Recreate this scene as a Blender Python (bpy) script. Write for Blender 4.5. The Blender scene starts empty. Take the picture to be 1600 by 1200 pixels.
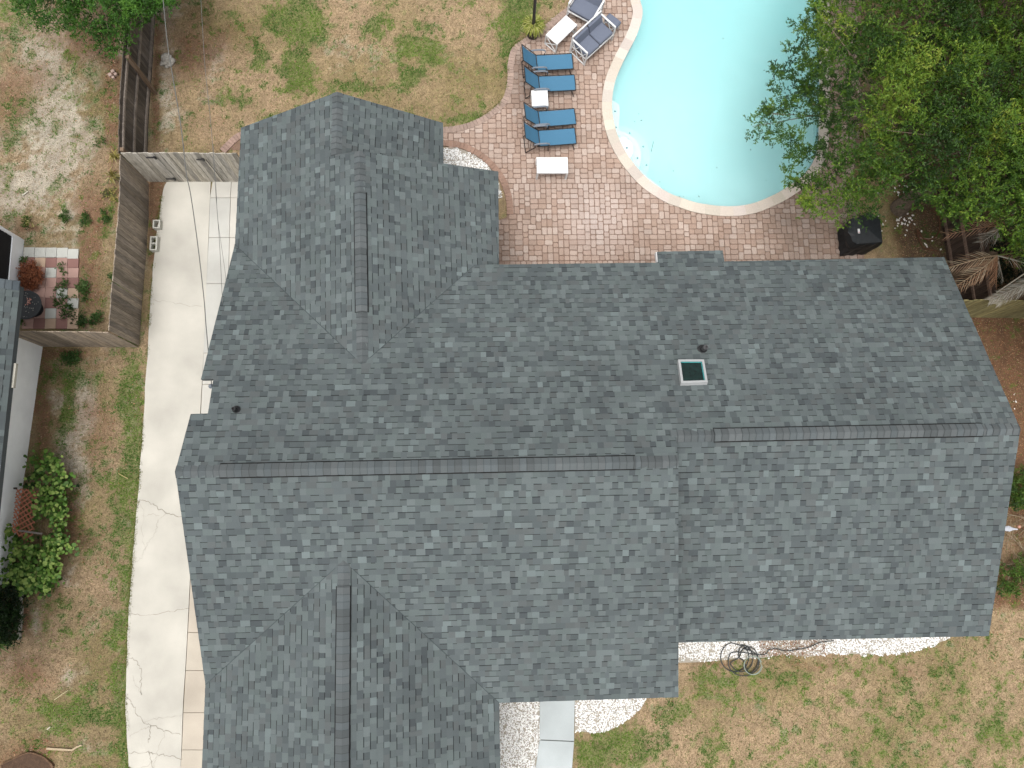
import bpy, bmesh, math, random
import numpy as np
from mathutils import Vector, Matrix
from mathutils.geometry import delaunay_2d_cdt
random.seed(7); RNG = np.random.default_rng(7)
SC = bpy.context.scene
COL = SC.collection

# ------------------------------------------------------------------ camera
F, NX, NY, YAW, H = 1200.0, 742.0, 800.0, -0.0225, 21.0   # drone camera in 1600x1200 frame units
_d = np.array([(NX-800)/F, (NY-600)/F, 1.0]); _d /= np.linalg.norm(_d)
_up = -_d
_a = np.array([math.cos(YAW), math.sin(YAW), 0.0]); _X = _a-_up*_a.dot(_up); _X /= np.linalg.norm(_X)
_Y = np.cross(_up, _X)
R = np.array([_X, _Y, _up])            # rows: world axes seen from the camera (x right, y down, z forward)
CAM = np.array([0, 0, H])
cd = bpy.data.cameras.new('camera'); cam = bpy.data.objects.new('camera', cd); COL.objects.link(cam)
cd.sensor_width = 36; cd.lens = F/1600*36; cd.clip_end = 2000; cd.clip_start = 0.1
M4 = Matrix.Identity(4)
for i in range(3):
    M4[i][0] = R[i, 0]; M4[i][1] = -R[i, 1]; M4[i][2] = -R[i, 2]; M4[i][3] = CAM[i]
cam.matrix_world = M4
SC.camera = cam
SC.render.resolution_x = 1024; SC.render.resolution_y = 768

# ------------------------------------------------------------------ sky, sun, exposure
SUN_EL, SUN_AZ = math.radians(75), math.radians(214)    # azimuth from +Y towards +X
w = bpy.data.worlds.new('World'); SC.world = w; w.use_nodes = True
nt = w.node_tree; bg = nt.nodes['Background']
sky = nt.nodes.new('ShaderNodeTexSky'); sky.sky_type = 'NISHITA'; sky.sun_disc = False
sky.sun_elevation = SUN_EL; sky.sun_rotation = SUN_AZ; sky.dust_density = 6; sky.air_density = 1.0; sky.ozone_density = 0.6
hs = nt.nodes.new('ShaderNodeHueSaturation'); hs.inputs['Saturation'].default_value = 0.10
nt.links.new(sky.outputs[0], hs.inputs['Color']); nt.links.new(hs.outputs[0], bg.inputs['Color'])
bg.inputs['Strength'].default_value = 0.15
sl = bpy.data.lights.new('sun', 'SUN'); sl.energy = .30; sl.angle = math.radians(20); sl.color = (1, 0.965, 0.91)
so = bpy.data.objects.new('sun', sl); COL.objects.link(so)
sdir = Vector((math.sin(SUN_AZ)*math.cos(SUN_EL), math.cos(SUN_AZ)*math.cos(SUN_EL), math.sin(SUN_EL)))
so.rotation_euler = sdir.to_track_quat('Z', 'Y').to_euler(); so.location = sdir*60
vs = SC.view_settings; vs.view_transform = 'Standard'; vs.look = 'None'; vs.exposure = 0.92; vs.gamma = 1; vs.use_curve_mapping = False
SC.render.engine = 'CYCLES'
SC.cycles.transparent_max_bounces = 16; SC.cycles.max_bounces = 8; SC.cycles.volume_bounces = 3

# ------------------------------------------------------------------ helpers
def U(px, py, z=0.0):
    """world point at height z seen in direction (px,py) of the photo"""
    d = R @ np.array([(px-800)/F, (py-600)/F, 1.0])
    t = (z-H)/d[2]
    return CAM+t*d
def UP(px, py, P0, n):
    d = R @ np.array([(px-800)/F, (py-600)/F, 1.0])
    t = np.dot(np.array(P0)-CAM, n)/np.dot(d, n)
    return CAM+t*d
def PJ(P):
    q = (np.asarray(P)-CAM) @ R
    return 800+F*q[..., 0]/q[..., 2], 600+F*q[..., 1]/q[..., 2]
KEXP = 1.72
def lin(c):
    c = np.asarray(c, float)/255
    return np.where(c <= .04045, c/12.92, ((c+.055)/1.055)**2.4)
def A(*c):
    """albedo of something that looks c (0-255) in open daylight in the photo"""
    return tuple(np.clip(lin(c)/KEXP, 0.002, .86))
def inpoly(x, y, poly):
    x = np.asarray(x, float); y = np.asarray(y, float); ins = np.zeros(x.shape, bool)
    n = len(poly)
    for i in range(n):
        x1, y1 = poly[i]; x2, y2 = poly[(i+1) % n]
        if y1 == y2: continue
        c = ((y1 > y) != (y2 > y)) & (x < (x2-x1)*(y-y1)/(y2-y1)+x1)
        ins ^= c
    return ins
def vnoise(x, y, seed=0):
    xi = np.floor(x).astype(np.int64); yi = np.floor(y).astype(np.int64); fx = x-xi; fy = y-yi
    def h(a, b):
        n = (a*374761393+b*668265263+seed*144269) & 0xffffffff
        n = ((n ^ (n >> 13))*1274126177) & 0xffffffff
        return ((n ^ (n >> 16)) & 0xffff)/65535.0
    fx = fx*fx*(3-2*fx); fy = fy*fy*(3-2*fy)
    return (h(xi, yi)*(1-fx)+h(xi+1, yi)*fx)*(1-fy)+(h(xi, yi+1)*(1-fx)+h(xi+1, yi+1)*fx)*fy
def fbm(x, y, sc, oct=4, seed=0):
    x = np.asarray(x)/sc; y = np.asarray(y)/sc; s = 0; a = 1; t = 0
    for o in range(oct):
        s = s+a*vnoise(x+17.3*o, y-9.1*o, seed+o); t += a; a *= .55; x = x*2.03; y = y*2.03
    return s/t

def material(name, color=None, rough=.85, nscale=40, namt=.25, bump=.2, bscale=60, metallic=0, spec=.3, transl=0, coord='Object', nscale2=None, namt2=0):
    """procedural material; color None = per-face colour attribute of the mesh"""
    m = bpy.data.materials.new(name); m.use_nodes = True; t = m.node_tree; N = t.nodes; L = t.links
    b = N['Principled BSDF']; b.inputs['Roughness'].default_value = rough; b.inputs['Metallic'].default_value = metallic
    b.inputs['Specular IOR Level'].default_value = spec
    tc = N.new('ShaderNodeTexCoord'); 
    if color is None:
        at = N.new('ShaderNodeAttribute'); at.attribute_name = 'Col'; src = at.outputs['Color']
    else:
        rgb = N.new('ShaderNodeRGB'); rgb.outputs[0].default_value = (*color, 1); src = rgb.outputs[0]
    def mul(src, scale, amt, det=4):
        no = N.new('ShaderNodeTexNoise'); no.inputs['Scale'].default_value = scale; no.inputs['Detail'].default_value = det
        L.new(tc.outputs[coord], no.inputs['Vector'])
        mr = N.new('ShaderNodeMapRange'); mr.inputs[1].default_value = .25; mr.inputs[2].default_value = .75
        mr.inputs[3].default_value = 1-amt; mr.inputs[4].default_value = 1+amt
        L.new(no.outputs['Fac'], mr.inputs[0])
        mx = N.new('ShaderNodeVectorMath'); mx.operation = 'SCALE'
        L.new(src, mx.inputs[0]); L.new(mr.outputs[0], mx.inputs['Scale'])
        return mx.outputs[0]
    if namt: src = mul(src, nscale, namt)
    if nscale2: src = mul(src, nscale2, namt2, 6)
    L.new(src, b.inputs['Base Color'])
    if bump:
        nb = N.new('ShaderNodeTexNoise'); nb.inputs['Scale'].default_value = bscale; nb.inputs['Detail'].default_value = 3
        L.new(tc.outputs[coord], nb.inputs['Vector'])
        bu = N.new('ShaderNodeBump'); bu.inputs['Strength'].default_value = bump; bu.inputs['Distance'].default_value = .01
        L.new(nb.outputs['Fac'], bu.inputs['Height']); L.new(bu.outputs[0], b.inputs['Normal'])
    if transl:
        tr = N.new('ShaderNodeBsdfTranslucent'); L.new(src, tr.inputs['Color'])
        mx = N.new('ShaderNodeMixShader'); mx.inputs[0].default_value = transl
        L.new(b.outputs[0], mx.inputs[1]); L.new(tr.outputs[0], mx.inputs[2]); L.new(mx.outputs[0], N['Material Output'].inputs['Surface'])
    return m

class MB:
    def __init__(s): s.v = []; s.f = []; s.c = []; s.m = []
    def poly(s, pts, c=(.5, .5, .5), m=0):
        k = len(s.v); s.v += [tuple(map(float, p)) for p in pts]; s.f.append(tuple(range(k, k+len(pts)))); s.c.append(c); s.m.append(m)
    def mesh(s, V, Fc, c=(.5, .5, .5), m=0):
        k = len(s.v); s.v += [tuple(map(float, p)) for p in V]
        for f in Fc: s.f.append(tuple(k+i for i in f)); s.c.append(c); s.m.append(m)
    def hexa(s, P, c=(.5, .5, .5), m=0):   # P: 4 bottom + 4 top, ccw
        s.mesh(P, [(3, 2, 1, 0), (4, 5, 6, 7), (0, 1, 5, 4), (1, 2, 6, 5), (2, 3, 7, 6), (3, 0, 4, 7)], c, m)
    def box(s, c, size, col=(.5, .5, .5), m=0, rz=0, bev=0):
        x, y, z = size[0]/2, size[1]/2, size[2]/2; cs, sn = math.cos(rz), math.sin(rz)
        def T(a, b, d): return (c[0]+a*cs-b*sn, c[1]+a*sn+b*cs, c[2]+d)
        if not bev:
            s.hexa([T(-x, -y, -z), T(x, -y, -z), T(x, y, -z), T(-x, y, -z), T(-x, -y, z), T(x, -y, z), T(x, y, z), T(-x, y, z)], col, m)
        else:
            b = bev; rings = []
            for zz, k in ((-z, b), (-z+b, 0), (z-b, 0), (z, b)):
                xx, yy = x-k, y-k; q = b if k == 0 else b*.6
                rings.append([T(*p, zz) for p in ((-xx+q, -yy), (xx-q, -yy), (xx, -yy+q), (xx, yy-q), (xx-q, yy), (-xx+q, yy), (-xx, yy-q), (-xx, -yy+q))])
            V = sum(rings, []); Fc = [tuple(range(7, -1, -1)), tuple(range(24, 32))]
            for r in range(3):
                for i in range(8): Fc.append((r*8+i, r*8+(i+1) % 8, r*8+8+(i+1) % 8, r*8+8+i))
            s.mesh(V, Fc, col, m)
    def bar(s, p0, p1, w, h=None, col=(.5, .5, .5), m=0, up=(0, 0, 1)):
        h = h or w; p0 = Vector(p0); p1 = Vector(p1); d = (p1-p0).normalized(); u = Vector(up)
        if abs(d.dot(u)) > .95: u = Vector((1, 0, 0))
        a = d.cross(u).normalized()*w/2; b = a.cross(d).normalized()*h/2
        s.hexa([p0-a-b, p0+a-b, p0+a+b, p0-a+b, p1-a-b, p1+a-b, p1+a+b, p1-a+b][0:4]+[p1-a-b, p1+a-b, p1+a+b, p1-a+b], col, m)
    def tube(s, path, r, n=6, col=(.5, .5, .5), m=0, closed=False):
        P = [Vector(p) for p in path]; K = len(P); rs = r if hasattr(r, '__len__') else [r]*K; V = []
        up = Vector((0, 0, 1)); prev = None
        for i, p in enumerate(P):
            d = (P[(i+1) % K if closed else min(i+1, K-1)]-P[(i-1) % K if closed else max(i-1, 0)])
            d = d.normalized() if d.length > 1e-9 else Vector((0, 0, 1))
            if prev is None: a = d.cross(up if abs(d.z) < .9 else Vector((1, 0, 0))).normalized()
            else: a = (prev-d*prev.dot(d)).normalized()
            prev = a; b = d.cross(a)
            for k in range(n):
                t = 2*math.pi*k/n; V.append(p+(a*math.cos(t)+b*math.sin(t))*rs[i])
        Fc = []
        for i in range(K if closed else K-1):
            j = (i+1) % K
            for k in range(n): Fc.append((i*n+k, i*n+(k+1) % n, j*n+(k+1) % n, j*n+k))
        if not closed: Fc += [tuple(range(n-1, -1, -1)), tuple(range((K-1)*n, K*n))]
        s.mesh(V, Fc, col, m)
    def lathe(s, prof, c=(0, 0, 0), n=20, col=(.5, .5, .5), m=0):
        V = [(c[0]+r*math.cos(2*math.pi*k/n), c[1]+r*math.sin(2*math.pi*k/n), c[2]+z) for r, z in prof for k in range(n)]
        Fc = []
        for i in range(len(prof)-1):
            for k in range(n): Fc.append((i*n+k, i*n+(k+1) % n, (i+1)*n+(k+1) % n, (i+1)*n+k))
        Fc += [tuple(range(n-1, -1, -1)), tuple(range((len(prof)-1)*n, len(prof)*n))]
        s.mesh(V, Fc, col, m)
    def prism(s, top, depth, c=(.5, .5, .5), m=0, dz=None):
        n = len(top); lo = [(p[0], p[1], (p[2]-depth)) for p in top]
        s.mesh(list(top)+lo, [tuple(range(n)), tuple(range(2*n-1, n-1, -1))]+[(i, i+n, (i+1) % n+n, (i+1) % n) for i in range(n)], c, m)
    def build(s, name, mats, parent=None, origin=(0, 0, 0), smooth=False):
        if not isinstance(mats, (list, tuple)): mats = [mats]
        me = bpy.data.meshes.new(name)
        o3 = np.array(origin, float)
        V = np.array(s.v, float).reshape(-1, 3)-o3
        me.from_pydata(V.tolist(), [], s.f)
        for m in mats: me.materials.append(m)
        me.polygons.foreach_set('material_index', s.m)
        nl = np.array([len(f) for f in s.f]); C = np.repeat(np.c_[np.array(s.c, float), np.ones(len(s.c))], nl, axis=0).astype(np.float32)
        at = me.color_attributes.new('Col', 'FLOAT_COLOR', 'CORNER'); at.data.foreach_set('color', C.ravel())
        if smooth: me.polygons.foreach_set('use_smooth', [True]*len(s.f))
        me.update()
        ob = bpy.data.objects.new(name, me); COL.objects.link(ob)
        if parent is not None: ob.parent = parent
        elif any(o3): ob.location = origin
        return ob

def fastmesh(name, V, nv, C, mat, parent=None, origin=(0, 0, 0)):
    """V (n*nv,3): independent polygons of nv vertices, C (n,3) colour"""
    n = len(C); me = bpy.data.meshes.new(name); V = V-np.array(origin)
    me.vertices.add(n*nv); me.vertices.foreach_set('co', V.astype(np.float32).ravel())
    me.loops.add(n*nv); me.loops.foreach_set('vertex_index', np.arange(n*nv, dtype=np.int32))
    me.polygons.add(n); me.polygons.foreach_set('loop_start', np.arange(0, n*nv, nv, dtype=np.int32))
    me.polygons.foreach_set('loop_total', np.full(n, nv, dtype=np.int32))
    me.materials.append(mat)
    at = me.color_attributes.new('Col', 'FLOAT_COLOR', 'CORNER')
    at.data.foreach_set('color', np.repeat(np.c_[C, np.ones(n)], nv, axis=0).astype(np.float32).ravel())
    me.update(calc_edges=True)
    ob = bpy.data.objects.new(name, me); COL.objects.link(ob)
    if parent is not None: ob.parent = parent
    elif any(np.array(origin)): ob.location = origin
    return ob

def tag(o, label=None, cat=None, group=None, kind=None):
    if label: o['label'] = label
    if cat: o['category'] = cat
    if group: o['group'] = group
    if kind: o['kind'] = kind
    return o
def thing(name, label, cat, loc=(0, 0, 0), rz=0, group=None):
    o = bpy.data.objects.new(name, None); COL.objects.link(o); o.location = loc; o.rotation_euler = (0, 0, rz); o.empty_display_size = .2
    return tag(o, label, cat, group)
def copy_tree(o, parent=None):
    c = o.copy(); COL.objects.link(c); c.parent = parent
    for ch in [k for k in bpy.data.objects if k.parent == o]: copy_tree(ch, c)
    return c
def G(pts, z=0): return [U(x, y, z) for x, y in pts]
def smoothline(pts, n=6, closed=False):
    P = [np.array(p, float) for p in pts]; K = len(P); out = []
    for i in range(K if closed else K-1):
        a, b, c, d = (P[(i-1) % K], P[i], P[(i+1) % K], P[(i+2) % K]) if closed else (P[max(i-1, 0)], P[i], P[i+1], P[min(i+2, K-1)])
        for k in range(n):
            t = k/n; out.append(.5*((2*b)+(c-a)*t+(2*a-5*b+4*c-d)*t*t+(3*b-3*c+d-a)*t**3))
    if not closed: out.append(P[-1])
    return out
def sheet(mb, outer, holes, z, c=(.5, .5, .5), m=0):
    pts = [Vector((p[0], p[1])) for p in outer]; e = [(i, (i+1) % len(outer)) for i in range(len(outer))]
    for h in holes:
        k = len(pts); pts += [Vector((p[0], p[1])) for p in h]; e += [(k+i, k+(i+1) % len(h)) for i in range(len(h))]
    v, _, f, *_r = delaunay_2d_cdt(pts, e, [], 0, 1e-4)
    o2 = [(p[0], p[1]) for p in outer]; h2 = [[(p[0], p[1]) for p in h] for h in holes]
    keep = []
    for t in f:
        cx = sum(v[i].x for i in t)/3; cy = sum(v[i].y for i in t)/3
        if inpoly(cx, cy, o2) and not any(inpoly(cx, cy, h) for h in h2):
            a, b, c3 = [v[i] for i in t]
            if (b-a).cross(c3-a) < 0: t = t[::-1]
            keep.append(t)
    mb.mesh([(q.x, q.y, z) for q in v], keep, c, m)

# ------------------------------------------------------------------ materials
M_shingle = material('asphalt_shingle', None, .92, 320, .28, .5, 220, spec=.2, nscale2=.55, namt2=.10)
M_vcol = material('painted_colour', None, .8, 60, .12, .15, 80)
M_wood = material('weathered_wood', None, .9, 55, .5, .5, 60, nscale2=9, namt2=.28)
_n = M_wood.node_tree; _mp = _n.nodes.new('ShaderNodeMapping'); _mp.inputs['Scale'].default_value = (1, 1, .07)
_tc = [q for q in _n.nodes if q.type == 'TEX_COORD'][0]; _n.links.new(_tc.outputs['Object'], _mp.inputs['Vector'])
for q in [q for q in _n.nodes if q.type == 'TEX_NOISE']: _n.links.new(_mp.outputs[0], q.inputs['Vector'])
M_white = material('white_paint', A(250, 250, 249), .45, 8, .03, 0, spec=.4)
M_wall = material('white_stucco', (.86, .88, .89), .8, 3, .05, .35, 120)
M_conc = material('pale_concrete', None, .9, 130, .08, .3, 160, nscale2=.8, namt2=.19)
M_paver = material('tumbled_paver', None, .88, 60, .22, .5, 110, nscale2=.9, namt2=.13)
M_travert = material('travertine', None, .6, 26, .12, .15, 60)
M_ground = material('soil_and_thatch', None, .95, 34, .42, .8, 45, nscale2=150, namt2=.35)
M_leaf = material('leaves', None, .55, 20, .12, 0, spec=.3, transl=.36)
M_grass = material('grass_blades', None, .7, 20, .1, 0, spec=.2, transl=.25)
M_bark = material('bark', A(120, 105, 88), .95, 14, .4, .7, 30)
M_black = material('black_metal', (.012, .012, .013), .45, 30, .2, 0, spec=.4)
M_dark = material('dark_cover', (.010, .012, .014), .55, 12, .3, .4, 18, spec=.35)
M_blue = material('blue_sling_fabric', A(80, 133, 166), .75, 300, .12, .3, 400)
M_gmetal = material('grey_metal', A(128, 136, 146), .4, 30, .1, 0, spec=.5)
M_cush = material('slate_cushion', A(122, 129, 146), .9, 90, .1, .3, 200)
M_grass_plain = M_grass
M_stone = material('white_stone', None, .8, 60, .08, .2, 80)
M_plaster = material('pool_plaster', (.70, .71, .71), .7, 1.6, .04, 0)
M_step = material('step_plaster', (.74, .75, .75), .7, 6, .04, 0)
M_rubber = material('black_rubber', (.02, .024, .024), .5, 20, .2, 0, spec=.4)

# ------------------------------------------------------------------ ground outline data (photo pixels -> ground plane)
POOL_OUT = [(1000, -190), (985, -120), (980, -60), (984, 0), (988, 22), (979.5, 52), (960, 90), (945, 127), (940, 165), (944, 198), (954, 228), (972, 259), (1001, 292),
            (1035, 315), (1060, 325), (1090, 334), (1135, 339), (1175, 335), (1210, 322), (1237, 307), (1268, 283), (1288, 250), (1294, 205), (1295, 120), (1294, 0), (1292, -120), (1270, -200), (1140, -260)]
PO = [p[:2] for p in smoothline([U(x, y) for x, y in POOL_OUT], 8, True)]
def offset_loop(P, d):
    K = len(P); out = []
    area = sum(P[i][0]*P[(i+1) % K][1]-P[(i+1) % K][0]*P[i][1] for i in range(K))
    s = 1 if area > 0 else -1
    for i in range(K):
        a = np.array(P[(i+1) % K][:2])-np.array(P[(i-1) % K][:2]); a /= np.linalg.norm(a)
        out.append(np.array(P[i][:2])+s*d*np.array([-a[1], a[0]]))
    return out
PI_ = offset_loop(PO, .27)     # water edge
PMID = offset_loop(PO, .13)
DECK_LAWN = [(893, -60), (889, 4), (868, 26), (845, 45), (818, 62), (800, 76), (793, 102), (793, 120), (790, 142), (784, 157), (770, 171), (750, 185), (725, 195), (695, 199.5), (640, 200)]
DECK_BED = [(690, 229), (712, 231), (728, 236), (748, 247), (764, 261), (780, 282), (790, 310), (792, 340)]
dl = [p[:2] for p in smoothline([U(x, y) for x, y in DECK_LAWN], 5)]
db = [p[:2] for p in smoothline([U(x, y) for x, y in DECK_BED], 5)]
DECK = dl+[U(640, 232)[:2]]+db+[U(760, 350)[:2], U(760, 460)[:2], U(1345, 460)[:2], U(1350, 400)[:2], U(1352, 350)[:2], U(1330, 300)[:2], U(1345, 200)[:2], U(1345, 0)[:2], U(1340, -260)[:2], U(900, -330)[:2]]

# ------------------------------------------------------------------ ground
def ground_mix(X, Y):
    """fractions: green, sand, mulch + local tan brightness at world XY"""
    P = np.stack([X, Y, np.zeros_like(X)], -1); x, y = PJ(P)
    def blob(cx, cy, rx, ry, s=1): 
        wx = (fbm(X, Y, .5, 3, 31)-.5)*30
        return s*np.clip(1.25-np.sqrt(((x+wx-cx)/rx)**2+((y-wx-cy)/ry)**2), 0, 1)
    n1 = fbm(X, Y, 1.6, 4, 1); n2 = fbm(X, Y, .35, 4, 2); n3 = fbm(X, Y, .12, 3, 3); n4 = fbm(X, Y, 2.5, 3, 9); n5 = fbm(X, Y, .9, 4, 15)
    side = np.clip((232-x)/14, 0, 1)*np.clip((y-520)/25, 0, 1)           # left side yard
    nb = np.clip((195-x)/10, 0, 1)*np.clip((530-y)/20, 0, 1)             # neighbour's back yard
    back = np.clip((x-232)/10, 0, 1)*np.clip((420-y)/20, 0, 1)*np.clip((860-x)/30, 0, 1)
    front = np.clip((x-840)/20, 0, 1)*np.clip((y-960)/20, 0, 1)
    right = np.clip((x-1380)/40, 0, 1)*np.clip((960-y)/20, 0, 1)
    g = .20+.0*x
    s = .10+.0*x; m = .0*x
    # back lawn
    gb = .19+1.35*sum(blob(*b) for b in [(470, 35, 50, 45, .8), (460, 108, 34, 28, .8), (582, 45, 30, 22, .6), (655, 65, 30, 26, .8), (668, 88, 22, 20, .5), (640, 118, 26, 20, .6),
            (408, 92, 14, 30, .5), (800, 40, 22, 60, .5), (745, 185, 60, 14, .6), (700, 10, 60, 20, .2), (820, 10, 40, 30, .5), (570, 130, 40, 12, .4), (430, 205, 60, 30, .3), (370, 150, 40, 40, .25), (500, 130, 90, 20, .2)])
    g = g*(1-back)+gb*back
    s = s*(1-back)+back*(blob(262, 130, 30, 160, .45)+blob(330, 110, 26, 60, .4)+blob(270, 10, 60, 30, .5)+blob(560, 90, 80, 60, .15))
    m = m+back*(.05+blob(300, 60, 60, 90, .55)+blob(240, 150, 10, 120, .8)+blob(395, 60, 50, 50, .3)+blob(330, 200, 50, 40, .3))
    # neighbour's back yard
    g = g*(1-nb)+nb*(.20+blob(20, 60, 40, 60, .3)+blob(110, 110, 40, 60, .15)+blob(40, 200, 40, 60, .15)+blob(100, 320, 8, 14, .6)+blob(130, 345, 12, 16, .5)+blob(40, 345, 20, 14, .4)+blob(165, 350, 10, 40, .3)+blob(10, 20, 40, 30, .3))
    s = s*(1-nb)+nb*(.28+blob(85, 215, 60, 90, .55)+blob(60, 90, 40, 30, .4)+blob(30, 300, 50, 40, .6)+blob(110, 350, 40, 40, .4)+blob(130, 440, 30, 30, .3))
    m = m+nb*(.22+blob(177, 150, 13, 110, 1.0)+blob(180, 300, 14, 60, .5)+blob(145, 340, 24, 70, .6)+blob(140, 420, 26, 90, .6)+blob(20, 150, 50, 60, .35)+blob(45, 355, 20, 10, .8)+blob(140, 60, 40, 40, .4))
    # side yard
    g = g*(1-side)+side*(.20+blob(206, 850, 30, 600, .62)+blob(105, 640, 9, 60, .7)+blob(120, 600, 40, 14, .3)+blob(210, 640, 22, 60, .45)+blob(205, 720, 22, 50, .25)+blob(90, 1110, 40, 30, .35)+blob(150, 1120, 60, 26, .4)+blob(110, 590, 14, 14, .6)+blob(70, 950, 30, 30, .2)+blob(110, 1000, 60, 40, .2))
    s = s*(1-side)+side*(.13+blob(133, 640, 20, 50, .7)+blob(85, 625, 12, 30, .5)+blob(120, 740, 26, 60, .6)+blob(105, 690, 20, 30, .3)+blob(105, 905, 26, 24, .45)+blob(60, 965, 10, 40, .4)+blob(110, 1055, 30, 16, .25)+blob(150, 1150, 30, 30, .3)+blob(200, 820, 16, 8, .3))
    m = m+side*(.20+blob(68, 640, 14, 90, .8)+blob(150, 660, 30, 60, .3)+blob(105, 800, 22, 60, .65)+blob(75, 900, 30, 60, .4)+blob(40, 1180, 60, 34, .6)+blob(45, 1060, 50, 40, .3)+blob(90, 550, 60, 10, .6)+blob(100, 850, 40, 20, .4)+blob(40, 960, 10, 30, .7))
    # front lawn
    g = g*(1-front)+front*(.31+blob(985, 1165, 60, 36, .6)+blob(930, 1180, 40, 30, .5)+blob(1050, 1110, 26, 22, .4)+blob(1090, 1065, 20, 30, .3)+blob(1560, 1130, 24, 90, .35)+blob(1160, 1055, 120, 10, .3)+blob(1480, 1060, 30, 30, .2)+blob(1380, 1035, 40, 10, .3)+blob(1330, 1080, 8, 8, .5)+blob(1390, 1145, 8, 8, .5))
    s = s*(1-front)+front*.02
    m = m+front*(blob(1430, 1050, 90, 22, .45)+blob(1545, 1010, 30, 60, .2)+blob(1250, 1040, 80, 9, .5)+blob(1545, 1180, 60, 40, .2)+blob(1380, 1085, 40, 30, .3)+blob(1130, 1033, 80, 6, .5))
    g = g*(1-right)+right*(.08+blob(1590, 760, 30, 40, .7)+blob(1585, 900, 30, 40, .5)); m = np.maximum(m, right*(.95-blob(1580, 850, 40, 80, .6))); s = s*(1-right)
    st = np.clip((x-228)/6, 0, 1)*np.clip((262-x)/8, 0, 1)*np.clip((y-275)/8, 0, 1)*np.clip((420-y)/30, 0, 1)
    m = np.maximum(m, st*.9)
    g = np.clip((g+(n1-.5)*.3+(n2-.5)*1.05+(n3-.5)*1.2-.32)*3.2, 0, 1)
    s = np.clip((s+(n5-.5)*.7+(n2-.5)*.7+(n3-.5)*.8-.24)*3.2, 0, 1)
    m = np.clip((m+(n5-.5)*.5+(n2-.5)*.7+(n3-.5)*.5-.18)*2.2, 0, 1)
    return g, s, m, n1, n2, n3, n4, right, x, y
C_TAN = np.array(A(182, 156, 124)); C_TAN2 = np.array(A(150, 134, 92)); C_GR = np.array(A(84, 114, 44)); C_SAND = np.array(A(190, 180, 162)); C_MUL = np.array(A(136, 104, 80)); C_ORG = np.array(A(112, 76, 52))
def ground_color(X, Y):
    g, s, m, n1, n2, n3, n4, right, x, y = ground_mix(X, Y)
    def mixc(a, b, t): return a*(1-t[..., None])+b*t[..., None]
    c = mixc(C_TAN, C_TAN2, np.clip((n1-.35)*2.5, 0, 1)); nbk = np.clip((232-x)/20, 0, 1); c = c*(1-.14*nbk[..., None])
    c = mixc(c, C_SAND, s*.9); mc = mixc(C_MUL, C_ORG, np.clip(right*.8+.12, 0, 1)); mc = mixc(mc, np.array(A(96, 76, 60)), np.clip(right, 0, 1)*np.clip((470-y)/60, 0, 1)); c = mixc(c, mc, m*.9)
    c = mixc(c, C_GR, g*.6*(1-.3*s))
    return c*(.62+.76*n3)[..., None]
xs = np.unique(np.concatenate([[-400, -200, -100, -60, -40, -30], np.arange(-22, 26, .075), [30, 40, 60, 100, 200, 400]]))
ys = np.unique(np.concatenate([[-400, -200, -100, -60, -40, -25], np.arange(-12, 22, .075), [28, 40, 60, 100, 200, 400]]))
GX, GY = np.meshgrid(xs, ys); nx_, ny_ = len(xs), len(ys)
GZ = (fbm(GX, GY, 1.5, 4, 5)-.5)*.035
GZ[(np.abs(GX) > 30) | (np.abs(GY) > 30)] = 0
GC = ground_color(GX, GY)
inside = inpoly(GX, GY, [tuple(p) for p in PMID])
idx = np.arange(nx_*ny_).reshape(ny_, nx_)
q = np.stack([idx[:-1, :-1], idx[:-1, 1:], idx[1:, 1:], idx[1:, :-1]], -1).reshape(-1, 4)
ins = inside.ravel()[q].any(1)
q = q[~ins]
me = bpy.data.meshes.new('ground'); me.vertices.add(nx_*ny_); me.vertices.foreach_set('co', np.stack([GX, GY, GZ], -1).astype(np.float32).ravel())
me.loops.add(q.size); me.loops.foreach_set('vertex_index', q.astype(np.int32).ravel()); me.polygons.add(len(q))
me.polygons.foreach_set('loop_start', np.arange(0, q.size, 4, dtype=np.int32)); me.polygons.foreach_set('loop_total', np.full(len(q), 4, dtype=np.int32))
at = me.color_attributes.new('Col', 'FLOAT_COLOR', 'POINT'); at.data.foreach_set('color', np.c_[GC.reshape(-1, 3), np.ones(nx_*ny_)].astype(np.float32).ravel())
me.polygons.foreach_set('use_smooth', [True]*len(q)); me.materials.append(M_ground); me.update(calc_edges=True)
gr = bpy.data.objects.new('ground', me); COL.objects.link(gr); tag(gr, kind='structure')
tag(gr, 'patchy ground of dry thatch, sand and brown mulch around the house')

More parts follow.
